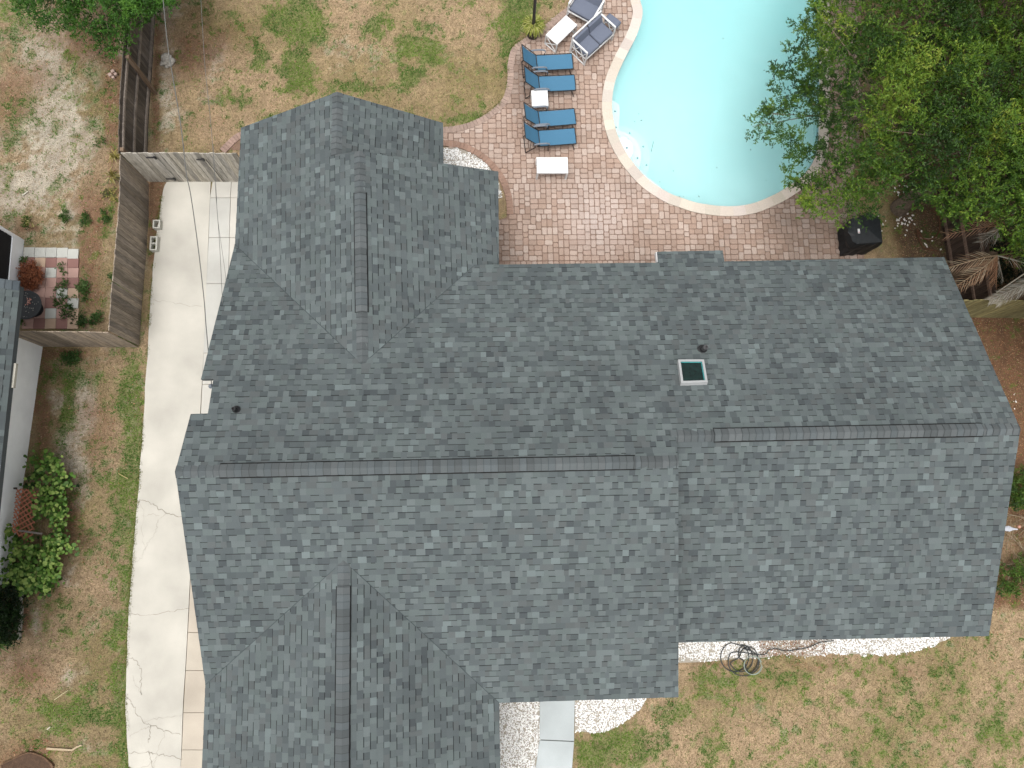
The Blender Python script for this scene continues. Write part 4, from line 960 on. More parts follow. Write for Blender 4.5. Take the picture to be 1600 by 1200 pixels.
# ------------------------------------------------------------------ planter with pole
p = U(832, 56); pl_ = thing('pot_plant', 'spiky yellow-green grass plant in a black pot around the dark pole', 'potted plant', (p[0], p[1], ZD))
mb = MB(); mb.lathe([(.17, 0), (.2, .28), (.215, .3), (.2, .3), (.185, .26)], (0, 0, 0), 22, (.02, .02, .02)); mb.build('pot', M_black, pl_)
mb = MB()
for k in range(420):
    th = random.uniform(0, 2*math.pi); r1 = random.uniform(.14, .42); h = random.uniform(.28, .5)*(1.1-r1*.7); w_ = random.uniform(.010, .018)
    c = np.array(random.choice([A(205, 208, 110), A(180, 190, 84), A(222, 222, 140), A(140, 158, 62)]))*random.uniform(.8, 1.1); d = np.array([math.cos(th), math.sin(th), 0]); sd = np.array([-d[1], d[0], 0])
    pts = [d*.03+np.array([0, 0, .26]), d*r1*.45+np.array([0, 0, .26+h*.8]), d*r1*.8+np.array([0, 0, .26+h*.85]), d*r1+np.array([0, 0, .26+h*.55])]
    for i in range(3):
        w0 = w_*(1, .9, .6, .1)[i]; w1 = w_*(1, .9, .6, .1)[i+1]; mb.poly([pts[i]-sd*w0, pts[i]+sd*w0, pts[i+1]+sd*w1, pts[i+1]-sd*w1], tuple(c))
mb.build('foliage', M_leaf, pl_)
po_ = thing('lamp_pole', 'dark slim pole rising out of the pot of yellow-green grass', 'pole', (p[0], p[1], ZD+.2))
tp_ = U(838.5, -35, 2.9)-np.array([p[0], p[1], ZD+.2]); 
mb = MB(); mb.tube([(0, 0, 0), tuple(tp_)], [.048, .040], 12); mb.build('shaft', material('charcoal_metal', A(66, 62, 62), .5, 30, .12, 0), po_)
mb = MB(); mb.lathe([(.06, 0), (.08, .05), (.05, .2), (.02, .22)], tuple(tp_), 12); mb.build('lamp_head', M_black, po_)

# ------------------------------------------------------------------ cinder blocks
M_cin = material('cinder_block', A(222, 220, 208), .9, 60, .1, .4, 90)
def cinder(px, label, ang, L_=.40, cells=2):
    p = U(px[0], px[1], .2); w_ = .2; t_ = .03; mb = MB()
    xs_ = [0]; 
    def bx(x0, x1, y0, y1): mb.box(((x0+x1)/2, (y0+y1)/2, .1), (x1-x0, y1-y0, .2))
    hw = w_/2; hl = L_/2
    bx(-hw, -hw+t_+.01, -hl, hl); bx(hw-t_-.01, hw, -hl, hl); bx(-hw+t_+.0101, hw-t_-.0101, -hl, -hl+t_); bx(-hw+t_+.0101, hw-t_-.0101, hl-t_, hl)
    if cells == 2: bx(-hw+t_+.0101, hw-t_-.0101, -t_/2, t_/2)
    ob = mb.build('cinder_block', M_cin); ob.location = (p[0], p[1], 0.01); ob.rotation_euler = (0, 0, math.radians(ang)); return tag(ob, label, 'cinder block', 'cinder blocks by the fence')
cinder((244.5, 350), 'small single-cell concrete block by the fence, nearer the gate', 0, .24, 1)
cinder((240, 380), 'two-cell concrete block with weeds growing in its cells', 0, .40, 2)

# ------------------------------------------------------------------ rocks
def rock(px, r, h, label, col, seed, name='rock', cat='rock'):
    rn = random.Random(seed); p = U(*px); bm = bmesh.new(); bmesh.ops.create_icosphere(bm, subdivisions=3, radius=1)
    for v in bm.verts:
        c = v.co.copy(); k = 1+.28*(vnoise(np.array([c.x*1.7+seed]), np.array([c.y*1.7+c.z*2.1]), seed)[0]-.5)*2+.10*(vnoise(np.array([c.x*5]), np.array([c.y*5+c.z*6]), seed+3)[0]-.5)*2
        v.co = Vector((c.x*r[0]*k, c.y*r[1]*k, max(-.02, c.z*h*k+h*.45)))
    me = bpy.data.meshes.new(name); bm.to_mesh(me); bm.free(); me.materials.append(material('rock_surface', col, .9, 22, .35, .8, 25)); ob = bpy.data.objects.new(name, me); COL.objects.link(ob); ob.location = (p[0], p[1], 0); ob.rotation_euler = (0, 0, rn.uniform(0, 3))
    return tag(ob, label, cat)
rock((262, 97), (.22, .17), .15, 'pale grey rock on the bare sand beside the dark fence', A(196, 190, 180), 3)
ck = MB()
for (dx, dy, s_, a_) in ((0, .09, .10, .5), (.08, .0, .09, .5), (-.07, -.02, .11, .6), (.02, -.10, .08, .4), (0, 0, .07, .2)):
    ck.box((dx, dy, .06), (s_, s_*.9, .1), A(205, 178, 165) if s_ > .075 else A(120, 90, 76), rz=a_, bev=.012)
cc_ = ck.build('broken_block', M_stone); p = U(178, 118); cc_.location = (p[0], p[1], .0); tag(cc_, 'broken pinkish white masonry lump lying in the leaves by the fence', 'masonry')

# ------------------------------------------------------------------ black round table with leaves, neighbour's patio
p = U(42, 477, .45); t = thing('round_table', 'black round table littered with pink and white bits, half under the neighbour eave', 'table', (p[0], p[1], .03))
mb = MB(); mb.lathe([(.0, .43), (.38, .43), (.40, .445), (.40, .455), (.38, .46), (.0, .455)], (0, 0, 0), 32); mb.build('table_top', M_dark, t)
mb = MB(); mb.lathe([(.04, 0), (.04, .43)], (0, 0, 0), 10); mb.lathe([(.22, 0), (.2, .03), (.05, .05)], (0, 0, 0), 18); mb.build('pedestal', M_black, t)
mb = MB()
for k in range(46):
    r_ = math.sqrt(random.random())*.36; th = random.uniform(0, 6.28); s_ = random.uniform(.006, .014); mb.box((r_*math.cos(th), r_*math.sin(th), .463), (s_, s_*1.6, .004), A(190, 186, 176), rz=th*3)
for k in range(16):
    mb.box((.08+random.gauss(0, .035), .10+random.gauss(0, .05), .468+k*.0015), (.035, .02, .006), random.choice([A(205, 150, 135), A(190, 130, 118), A(215, 165, 150)]), rz=random.uniform(0, 3))
lt = mb.build('litter', M_vcol, t); lt['kind'] = 'stuff'

# ------------------------------------------------------------------ lattice trellis + post
M_terra = material('terracotta_paint', A(184, 118, 92), .8, 30, .15, .2, 60)
pa, pb2, pc_, pd = U(24, 764, .95), U(60, 768, .62), U(52, 850, .25), U(20, 838, .75)
ls = thing('trellis', 'terracotta diamond lattice panel leaning on the white wall among vines', 'trellis', tuple(U(40, 810))); o = np.array(ls.location)
pa, pb2, pc_, pd = U(25, 763, .8), U(62, 767, .55), U(50, 852, .35), U(18, 830, .75)
def PT_(u, v): return (pa*(1-u)+pb2*u)*(1-v)+(pd*(1-u)+pc_*u)*v
mb = MB(); nn_ = 11
W_, H_ = 1.0, 2.2
for sgn in (1, -1):
    for k in range(-14, 30):
        # lines u*W + sgn*v*H = const
        c0 = k*.17; pts = []
        for v in np.linspace(0, 1, 41):
            u = (c0-sgn*v*1.45)/.72
            if 0 <= u <= 1: pts.append((u, v))
        if len(pts) < 3: continue
        off = np.array([0, 0, .008*sgn]); a, b = PT_(*pts[0])+off, PT_(*pts[-1])+off
        mb.bar(a, b, .034, .007)
lat = mb.build('lattice', M_terra, ls, o)
mb = MB(); mb.bar(U(29, 829, .85), U(66, 834, .6), .045, .045, A(120, 112, 105)); mb.build('grey_pole', M_vcol, ls, o)
mb = MB(); mb.box(tuple(U(24, 763, .82)), (.07, .05, .05), A(70, 62, 58)); mb.build('bracket', M_vcol, ls, o)

# ------------------------------------------------------------------ hoses
def hose(name, px, r, mat, label, z0=.03, n=6, dz=.0):
    P = [U(*q_[:2]) for q_ in px]; o = P[0].copy(); Q = smoothline(P, 7); mb = MB(); K_ = len(Q)
    mb.tube([(q_[0], q_[1], z0+dz*i/K_) for i, q_ in enumerate(Q)], r, 7); ob = mb.build(name, mat, None, o, smooth=True); return tag(ob, label, 'hose')
def loops(cx, cy, specs, n=10):
    out = []
    for (ox, oy, rx, ry, a0, a1) in specs:
        k = max(3, int(abs(a1-a0)/360*n))
        for i in range(k+1): th = math.radians(a0+(a1-a0)*i/k); out.append((cx+ox+rx*math.cos(th), cy+oy+ry*math.sin(th)))
    return out
hp = loops(0, 0, [(1147, 1026, 22, 23, -60, 250), (1157, 1028, 18, 21, -100, 160), (1168, 1030, 15, 20, -170, 90), (1162, 1020, 10, 12, 100, 330), (1160, 1034, 24, 21, -90, 230)])+[(1189, 1022), (1200, 1014), (1212, 1013), (1224, 1016), (1242, 1014), (1262, 1010), (1278, 1003), (1300, 1000)]
hose('garden_hose', hp, .013, M_rubber, 'black garden hose coiled in loops on the gravel and lawn below the right wing', .05, dz=.06)
hose('garden_hose', loops(0, 0, [(1173, 1038, 13.5, 14, 0, 360), (1174, 1038, 14, 14.5, 10, 340)]), .009, material('grey_green_hose', A(160, 172, 160), .5, 20, .05, 0), 'thin grey-green hose ring lying on the black coil', .14)
hose('dead_frond_stem', loops(0, 0, [(1449, 352, 18, 24, -80, 160)])+[(1433, 370), (1442, 388), (1463, 393)], .02, material('dry_stem', A(120, 84, 62), .9, 20, .3, .3, 40), 'brown curved dead stem lying on the dark soil by the shaded fence', .06)
bpy.data.objects['dead_frond_stem']['category'] = 'dead stem'
def stick(pts, r, col, label, z=.03, rr_=None):
    P = [U(*q_) for q_ in pts]; mb = MB(); o = P[0]; mb.tube([(q_[0], q_[1], z+.01*i) for i, q_ in enumerate(P)], rr_ or [r*(1-.5*i/len(P)) for i in range(len(P))], 5, col); return tag(mb.build('stick', M_vcol, None, o), label, 'stick', 'sticks lying on the grass')
stick([(74, 1169), (95, 1170), (114, 1171), (122, 1166), (130, 1163)], .032, A(212, 190, 158), 'thick forked pale stick lying by the brown stump')
stick([(86, 1093), (97, 1085), (108, 1078)], .014, A(205, 192, 150), 'straight pale stick on the greener grass left of the driveway bottom')
stick([(186, 740), (201, 748)], .013, A(205, 185, 130), 'short straw-coloured stick beside the driveway at mid height')
stick([(75, 1139), (80, 1135)], .022, A(220, 210, 190), 'stubby whitish piece of wood above the forked stick')
stick([(36, 306), (45, 300)], .02, A(220, 214, 196), 'short whitish stick in the neighbour yard sand')
stick([(1436, 372), (1450, 374), (1462, 372)], .02, A(176, 150, 130), 'grey-brown stick crossing the curved dead stem')

# tree stump bottom left
p = U(44, 1202); t = thing('tree_stump', 'dark brown rotted tree stump at the lower left corner', 'tree stump', (p[0], p[1], 0))
mb = MB(); ringp = [(.55*(1+.12*math.sin(3*a)+.06*math.sin(7*a+1))*math.cos(a), .36*(1+.1*math.sin(4*a+2))*math.sin(a), .07+.015*math.sin(5*a)) for a in np.linspace(0, 2*math.pi, 36, endpoint=False)]
mb.prism(ringp, .14, A(92, 70, 54)); mb.build('wood', M_wood, t)
mb = MB(); 
for i in range(36):
    a, b = np.array(ringp[i]), np.array(ringp[(i+1) % 36]); mb.hexa([a*[1, 1, 0], a*[1.08, 1.08, 0], b*[1.08, 1.08, 0], b*[1, 1, 0], a+[0, 0, .015], a*[1.07, 1.07, 1], b*[1.07, 1.07, 1], b+[0, 0, .015]], A(128, 100, 78))
mb.build('bark', M_wood, t)

# plastic bag + ball on the right
p = U(1577, 826, .5); mb = MB(); rn = random.Random(4); prof = [(-.16, .015), (-.1, .06), (-.03, .085), (.05, .06), (.10, .035), (.2, .02), (.24, .01)]; V = []
for x, r_ in prof:
    for k in range(10): th = k*.628; kk = r_*rn.uniform(.75, 1.25); V.append((x, kk*math.cos(th), kk*math.sin(th)*.6))
Fc = [(i*10+k, i*10+(k+1) % 10, (i+1)*10+(k+1) % 10, (i+1)*10+k) for i in range(len(prof)-1) for k in range(10)]+[tuple(range(9, -1, -1)), tuple(range(60, 70))]
mb.mesh(V, Fc, A(205, 208, 216)); ob = mb.build('plastic_bag', M_vcol); ob.location = (p[0], p[1], p[2]); ob.rotation_euler = (0, 0, -.1); tag(ob, 'crumpled whitish plastic bag caught in the twigs right of the house', 'bag')
p = U(1592.5, 823, .5); bm = bmesh.new(); bmesh.ops.create_uvsphere(bm, u_segments=14, v_segments=9, radius=.045)
for v in bm.verts: v.co.z *= .85; v.co.x *= 1.1
me = bpy.data.meshes.new('ball'); bm.to_mesh(me); bm.free(); me.materials.append(material('salmon', A(214, 160, 138), .6, 30, .1, 0)); ob = bpy.data.objects.new('ball', me); COL.objects.link(ob); ob.location = p; tag(ob, 'small salmon-pink ball beside the plastic bag', 'ball')

# ------------------------------------------------------------------ overhead wires
def wire(pts, r, label):
    P = [U(*q_) for q_ in pts]; o = P[0]; Q = smoothline(P, 8); mb = MB(); mb.tube([tuple(q_) for q_ in Q], r, 6); return tag(mb.build('overhead_wire', material('wire_sheath', A(112, 112, 108), .6, 10, .1, 0), None, o, smooth=True), label, 'wire', 'overhead wires')
wire([(250, -60, 5.4), (255, 0, 5.2), (262, 70, 5.0), (270, 120, 4.8), (283, 200, 4.5), (291, 270, 4.25), (298, 305, 4.15), (308, 375, 3.9), (318, 460, 3.65), (322, 510, 3.5), (328, 575, 3.3), (331, 604, 3.2)], .011, 'thicker service wire crossing the yard and driveway to the notch in the roof edge')
wire([(310, -60, 5.4), (314, 0, 5.2), (320, 100, 4.9), (330, 200, 4.5), (337, 300, 4.1), (343, 380, 3.7), (347, 460, 3.2), (349, 478, 3.05)], .0055, 'thin wire right of the service wire, ending on the left roof edge')
wire([(333, 225, 4.4), (338, 300, 4.1), (340, 340, 3.8), (351, 420, 3.3), (353, 440, 3.2)], .004, 'faint short wire running beside the thin wire to the roof edge')
mb = MB(); q_ = U(331, 604, 3.2); mb.tube([(q_[0], q_[1], 1.0), (q_[0], q_[1], 3.25)], .028, 8); mb.lathe([(.05, 0), (.06, .04), (.02, .1)], (q_[0], q_[1], 3.22), 10)
ob = mb.build('service_mast', M_gmetal, house)

# ------------------------------------------------------------------ white gravel beds
def ccw2(P):
    a = sum(P[k][0]*P[(k+1) % len(P)][1]-P[(k+1) % len(P)][0]*P[k][1] for k in range(len(P))); return P if a > 0 else P[::-1]
BEDS = [[(690, 231), (712, 231), (728, 236), (748, 247), (764, 261), (778, 280), (785, 310), (690, 310)], [(770, 1060), (843.5, 1060), (843, 1154), (836, 1205), (822, 1290), (770, 1290)],
        [(898, 1040), (1010, 1060), (1009, 1092), (1002, 1106), (988, 1118), (972, 1130), (952, 1141), (930, 1145), (912, 1143), (898, 1142)],
        [(1040, 960), (1490, 950), (1484, 996), (1462, 1006), (1440, 1014), (1404, 1021), (1350, 1022), (1300, 1021), (1262, 1026), (1225, 1022), (1190, 1028), (1140, 1030), (1100, 1034), (1040, 1036)]]
BW = [[tuple(U(x, y)[:2]) for x, y in b] for b in BEDS]
mb = MB()
for b in BW: mb.poly([(p[0], p[1], .026) for p in ccw2(b)], A(184, 175, 160))
sv, sc_ = [], []
oct_ = np.array([(1, 0, 0), (0, 1, 0), (-1, 0, 0), (0, -1, 0), (0, 0, 1)], float)
for bi, b in enumerate(BW):
    bx_ = np.array(b); x0, y0 = bx_.min(0); x1, y1 = bx_.max(0); n = int((x1-x0)*(y1-y0)*1500)
    X = RNG.uniform(x0, x1, n); Y = RNG.uniform(y0, y1, n); e = (fbm(X, Y, .12, 2, 5)-.5)*.24
    px_, py_ = PJ(np.stack([X, Y, np.zeros(n)], -1)); ok = inpoly(X+e, Y+e, b) & ~((py_ < 985) & (px_ > 1062) & (bi == 3)) & ~((py_ < 1085) & (bi in (1, 2)))
    if bi == 3: ok &= ~((RNG.random(n) < .75*np.clip(1-np.abs(px_-1232)/52, 0, 1)**.4) & (px_ > 1180) & (px_ < 1284)); ok &= RNG.random(n) < np.clip((1034-py_)/10, .1, 1)
    for x, y in zip(X[ok], Y[ok]):
        r = random.uniform(.012, .026); th = random.uniform(0, 3.14); c, s = math.cos(th), math.sin(th); P = oct_*np.array([r, r*random.uniform(.6, .95), r*random.uniform(.5, .8)])
        P = np.stack([P[:, 0]*c-P[:, 1]*s+x, P[:, 0]*s+P[:, 1]*c+y, P[:, 2]+.030], -1); P += RNG.normal(0, .0025, P.shape)
        k = random.random(); g = random.uniform(.82, 1.0)*(1 if k > .1 else .55)
        for t_ in ((0, 1, 4), (1, 2, 4), (2, 3, 4), (3, 0, 4)): sv.append(P[list(t_)]); sc_.append((.84*g, .83*g, .81*g))
gb_ = mb.build('gravel_bed', M_stone); tag(gb_, 'pale base under the white stone chips along the house', kind='structure')
ob = fastmesh('white_gravel', np.concatenate(sv), 3, np.array(sc_), M_stone); tag(ob, 'white stone chips in beds around the house walls', 'gravel', kind='stuff')
# loose white pebbles on the dark soil by the grill
mb = MB(); pv, pc3 = [], []
for k in range(74):
    cx, cy, s1, s2 = random.choice([(1413, 345, 9, 6), (1413, 345, 9, 6), (1408, 300, 8, 7), (1395, 350, 16, 10), (1400, 312, 14, 16), (1455, 375, 10, 12), (1572, 628, 10, 14)])
    p = U(random.gauss(cx, s1), random.gauss(cy, s2)); r = random.uniform(.025, .05)*(1 if cx < 1500 else .6); P = oct_*np.array([r, r*.75, r*.6]); th = random.uniform(0, 3); c, s = math.cos(th), math.sin(th)
    P = np.stack([P[:, 0]*c-P[:, 1]*s+p[0], P[:, 0]*s+P[:, 1]*c+p[1], P[:, 2]+.02], -1)+RNG.normal(0, .004, (5, 3))
    for t_ in ((0, 1, 4), (1, 2, 4), (2, 3, 4), (3, 0, 4)): pv.append(P[list(t_)]); pc3.append((.75, .72, .68))
ob = fastmesh('white_pebbles', np.concatenate(pv), 3, np.array(pc3), M_stone); tag(ob, 'scattered white pebbles on the dark soil beside the covered grill', 'pebbles', kind='stuff')

# ------------------------------------------------------------------ grass, thatch and leaf litter (uncountable)
def hardmask(X, Y):
    x, y = PJ(np.stack([X, Y, np.zeros_like(X)], -1))
    drv_ = [(q[0], q[1]) for q in (DRIVE_L+[(345, 1290), (345, 700), (380, 285)])]
    m = inpoly(x, y, drv_) | inpoly(X, Y, DK) | inpoly(x, y, [(382, 190), (690, 190), (690, 235), (790, 300), (790, 400), (1440, 400), (1500, 990), (1061, 990), (1061, 1075), (780, 1085), (780, 1290), (320, 1290), (320, 700), (372, 420)])
    m |= inpoly(x, y, [(838, 1060), (900, 1060), (897, 1160), (885, 1290), (820, 1290), (840, 1150)]) | inpoly(x, y, [(35, 383), (126, 383), (122, 516), (34, 516)]) | inpoly(x, y, [(-90, 330), (38, 372), (32, 470), (67, 540), (14, 912), (-90, 920)])
    for b in BW[:3]: m |= inpoly(X, Y, b)
    m |= inpoly(x, y, [(1060, 980), (1482, 975), (1462, 1004), (1400, 1016), (1300, 1016), (1200, 1020), (1060, 1030)])
    m |= inpoly(X, Y, [tuple(p) for p in PO])
    return m, x, y
def scatter(n, x0=-16.2, x1=17, y0=-8.6, y1=17.5):
    X = RNG.uniform(x0, x1, n); Y = RNG.uniform(y0, y1, n); m, x, y = hardmask(X, Y); ok = ~m & (x > -15) & (x < 1615) & (y > -15) & (y < 1215)
    return X[ok], Y[ok], x[ok], y[ok]
def blades(name, X, Y, Ln, Wd, lift, Cc, label, mat):
    n = len(X); th = RNG.uniform(0, 2*np.pi, n); D = np.stack([np.cos(th), np.sin(th)], -1); S = np.stack([-D[:, 1], D[:, 0]], -1)
    Z0 = (fbm(X, Y, 1.5, 4, 5)-.5)*.035+.002
    V = np.zeros((n, 3, 3)); b = np.stack([X, Y], -1)
    V[:, 0, :2] = b-S*Wd[:, None]/2; V[:, 1, :2] = b+S*Wd[:, None]/2; V[:, 2, :2] = b+D*(Ln*np.sqrt(np.clip(1-lift**2, 0, 1)))[:, None]
    V[:, 0, 2] = Z0; V[:, 1, 2] = Z0+.004; V[:, 2, 2] = Z0+Ln*lift+.006
    ob = fastmesh(name, V.reshape(-1, 3), 3, np.clip(Cc, 0.003, .8), mat); tag(ob, label, 'grass', kind='stuff'); return ob
X, Y, x, y = scatter(1350000)
g, s_, m, n1, n2, n3, n4, right, _, _ = ground_mix(X, Y)
rnd = RNG.random(len(X)); tuft = fbm(X, Y, .16, 3, 44)
keep = rnd < np.clip(g*1.25*(.35+1.3*np.clip((tuft-.34)*3, 0, 1))+.05, 0, 1)*.95
Xg, Yg, gg = X[keep], Y[keep], g[keep]; n = len(Xg); tt = RNG.random(n)[:, None]; dark_ = np.clip((fbm(Xg, Yg, .8, 3, 61)-.40)*5, 0, 1)[:, None]
cA_, cB_, cD_ = np.array(A(98, 142, 46)), np.array(A(132, 166, 60)), np.array(A(52, 112, 36))
Cg = (cA_*(1-tt)+cB_*tt)*(1-dark_*.75)+cD_*dark_*.75; Cg = Cg*RNG.uniform(.7, 1.3, n)[:, None]
blades('green_grass', Xg, Yg, RNG.uniform(.03, .08, n), RNG.uniform(.008, .016, n), RNG.uniform(.3, .85, n), Cg, 'short green lawn grass growing in patches', M_grass)
keep = (~keep) & (RNG.random(len(X)) < .50*np.clip(1-s_*.75, 0, 1)*np.clip(1-m*.6, 0, 1)); Xt, Yt = X[keep], Y[keep]; n = len(Xt); tt = RNG.random(n)[:, None]
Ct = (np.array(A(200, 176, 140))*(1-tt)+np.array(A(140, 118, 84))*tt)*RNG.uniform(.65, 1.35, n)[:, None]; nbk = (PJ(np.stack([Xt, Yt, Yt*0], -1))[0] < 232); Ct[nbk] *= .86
blades('dry_thatch', Xt, Yt, RNG.uniform(.03, .08, n), RNG.uniform(.007, .014, n), RNG.uniform(.02, .35, n), Ct, 'dry straw-coloured thatch covering the lawns', M_grass)
# tufts hanging over the slab edges
ex, ey = [], []
for ln_, k_ in ((dL, 5200), (dl, 1500)):
    Q_ = np.array([p[:2] for p in ln_]); i_ = RNG.integers(0, len(Q_)-1, k_); t_ = RNG.random(k_)[:, None]; q_ = Q_[i_]*(1-t_)+Q_[i_+1]*t_; q_ = q_[fbm(q_[:, 0], q_[:, 1], .35, 3, 21) > .45]; q_ = q_+RNG.normal(0, .025, q_.shape); ex.append(q_[:, 0]); ey.append(q_[:, 1])
ex = np.concatenate(ex); ey = np.concatenate(ey); n = len(ex); tt = RNG.random(n)[:, None]; ob = blades('edge_grass', ex, ey, RNG.uniform(.03, .085, n), RNG.uniform(.009, .016, n), RNG.uniform(.35, .9, n), (np.array(A(110, 134, 58))*(1-tt)+np.array(A(160, 150, 96))*tt)*RNG.uniform(.7, 1.25, n)[:, None], 'grass tufts creeping over driveway and deck edges', M_grass); ob.location.z = .03
# leaf litter
X, Y, x, y = scatter(260000); g, s_, m, *_r = ground_mix(X, Y); right = _r[4]
bl = lambda cx, cy, rx, ry: np.clip(1.2-np.hypot((x-cx)/rx, (y-cy)/ry), 0, 1)
w_ = np.clip(m*.55+right*.5, 0, 1)+bl(177, 160, 12, 110)*1.0+bl(1235, 1010, 50, 9)*1.5+bl(1250, 1030, 60, 12)*.6+bl(244, 310, 9, 50)*.9+bl(1545, 1000, 40, 60)*.35+bl(35, 1180, 50, 30)*.3+.018
keep = RNG.random(len(X)) < w_*.85; X, Y, x = X[keep], Y[keep], x[keep]
# litter on the gravel strip too
Xe = RNG.uniform(U(1185, 1000)[0], U(1290, 1000)[0], 900); Ye = RNG.uniform(U(1200, 1026)[1], U(1200, 998)[1], 900); X = np.r_[X, Xe]; Y = np.r_[Y, Ye]; x = np.r_[x, Xe*0+1240]
n = len(X); th = RNG.uniform(0, 6.28, n); D = np.stack([np.cos(th), np.sin(th)], -1); S = np.stack([-D[:, 1], D[:, 0]], -1); L_ = RNG.uniform(.018, .05, n); W_ = L_*RNG.uniform(.25, .6, n)
V = np.zeros((n, 4, 3)); b = np.stack([X, Y], -1); Z0 = (fbm(X, Y, 1.5, 4, 5)-.5)*.035+RNG.uniform(.006, .022, n); Z0[-900:] += .035
V[:, 0, :2] = b-D*L_[:, None]/2; V[:, 1, :2] = b+S*W_[:, None]/2; V[:, 2, :2] = b+D*L_[:, None]/2; V[:, 3, :2] = b-S*W_[:, None]/2; V[:, :, 2] = Z0[:, None]+RNG.uniform(-.006, .010, (n, 4))
pal = np.array([A(168, 118, 82), A(140, 92, 62), A(196, 150, 112), A(116, 78, 56), A(180, 140, 108), A(150, 84, 56), A(206, 178, 150)]); Cc = pal[RNG.integers(0, 7, n)]*RNG.uniform(.7, 1.25, n)[:, None]
rg = (x > 1360) & (x < 1600); org = np.array([A(150, 100, 68), A(124, 80, 54), A(184, 134, 96), A(104, 66, 46)]); sel = rg & (RNG.random(n) < .7); Cc[sel] = org[RNG.integers(0, 4, sel.sum())]*RNG.uniform(.7, 1.3, sel.sum())[:, None]
ob = fastmesh('leaf_litter', V.reshape(-1, 3), 4, Cc, M_vcol); tag(ob, 'brown and orange fallen leaves and bark chips on the soil', 'leaf litter', kind='stuff')

# ------------------------------------------------------------------ trees
def leaf_mesh(name, P, D, Ln, Wd, Cc, mat, parent, origin, fold=.25):
    """rhombic leaves: P base, D direction (n,3)"""
    n = len(P); up = RNG.normal(0, .55, (n, 3))+np.array([0, 0, 1.0]); S = np.cross(D, up); S /= np.linalg.norm(S, axis=1)[:, None]+1e-9; Nn = np.cross(S, D)
    V = np.zeros((n, 4, 3)); V[:, 0] = P; mid = P+D*(Ln*.45)[:, None]; V[:, 1] = mid+S*(Wd/2)[:, None]+Nn*(Wd*fold)[:, None]; V[:, 2] = P+D*Ln[:, None]; V[:, 3] = mid-S*(Wd/2)[:, None]+Nn*(Wd*fold)[:, None]
    return fastmesh(name, V.reshape(-1, 3), 4, Cc, mat, parent, origin)
def sprays(C, R_, ntw, nlf, Ls, Ws, cols, colseed, yellow=0.0, zlight=None):
    """C (m,3) cluster centres, R_ (m,) radii -> leaf arrays, leaves set along short twigs"""
    m = len(C); T = m*ntw; D = RNG.normal(0, 1, (T, 3)); D[:, 2] = np.abs(D[:, 2])*.55-.15; D /= np.linalg.norm(D, axis=1)[:, None]
    c = np.repeat(C, ntw, 0)+RNG.normal(0, .18, (T, 3))*np.repeat(R_, ntw)[:, None]; Lt = np.repeat(R_, ntw)*RNG.uniform(.5, 1.0, T)
    k = np.tile(np.linspace(.25, 1, nlf), T); P = np.repeat(c, nlf, 0)+np.repeat(D*Lt[:, None], nlf, 0)*k[:, None]
    D2 = np.repeat(D, nlf, 0)*.7+RNG.normal(0, .6, (T*nlf, 3)); D2[:, 2] += .08; D2 /= np.linalg.norm(D2, axis=1)[:, None]
    n = len(P); Ln = RNG.uniform(Ls[0], Ls[1], n); Wd = RNG.uniform(Ws[0], Ws[1], n)
    ci = np.array(cols); hue = np.repeat(np.clip(fbm(C[:, 0], C[:, 1], .9, 3, colseed)*1.6-.35+RNG.normal(0, .12, m)+yellow, 0, 1), ntw*nlf)
    hue = np.clip(hue+np.repeat(RNG.normal(0, .10, T), nlf)+RNG.normal(0, .10, n), 0, 1)*(len(ci)-1); i0 = np.floor(hue).astype(int).clip(0, len(ci)-2); f = (hue-i0)[:, None]
    Cc = (ci[i0]*(1-f)+ci[i0+1]*f)*RNG.uniform(.8, 1.2, n)[:, None]
    return P, D2, Ln, Wd, Cc
def limbs(root, base, tips, r0, name_t='trunk', lean=None, seed=0, crownbase=None):
    """trunk with limbs reaching to a set of tips; one mesh"""
    rn = random.Random(seed); o = np.array(root.location); mb = MB(); base = np.array(base, float); cb = np.array(crownbase, float)
    pts = [base+(cb-base)*t+np.array([rn.uniform(-.08, .08), rn.uniform(-.08, .08), 0])*(0 < t < 1) for t in np.linspace(0, 1, 6)]
    mb.tube(pts, [r0*1.35, r0*1.05, r0*.95, r0*.88, r0*.8, r0*.72], 10, A(120, 105, 90))
    tips = np.array(tips); ng = max(5, len(tips)//14)
    cent = tips[RNG.choice(len(tips), ng, replace=False)]
    for _ in range(6):
        lab = np.argmin(((tips[:, None]-cent[None])**2).sum(-1), 1); cent = np.array([tips[lab == k].mean(0) if (lab == k).any() else cent[k] for k in range(ng)])
    for k in range(ng):
        if not (lab == k).any(): continue
        e = cb+(cent[k]-cb)*.72; mid = cb+(e-cb)*.5+np.array([rn.uniform(-.2, .2), rn.uniform(-.2, .2), rn.uniform(.05, .35)])
        Q = smoothline([cb, mid, e], 4); mb.tube(Q, list(np.linspace(r0*.42, r0*.16, len(Q))), 7, A(128, 112, 96))
        for t_ in tips[lab == k]:
            st_ = mid+(e-mid)*rn.uniform(.2, 1); m2 = (st_+t_)/2+np.array([rn.uniform(-.1, .1), rn.uniform(-.1, .1), rn.uniform(-.05, .15)]); mb.tube([st_, m2, t_], [r0*.11, r0*.07, .006], 4, A(140, 124, 106))
    return mb.build(name_t, M_barkv, root, o)
M_barkv = material('bark_coloured', None, .95, 14, .35, .7, 30)
OAK = [A(50, 80, 30), A(76, 112, 38), A(106, 142, 46), A(134, 166, 56), A(172, 188, 74)]
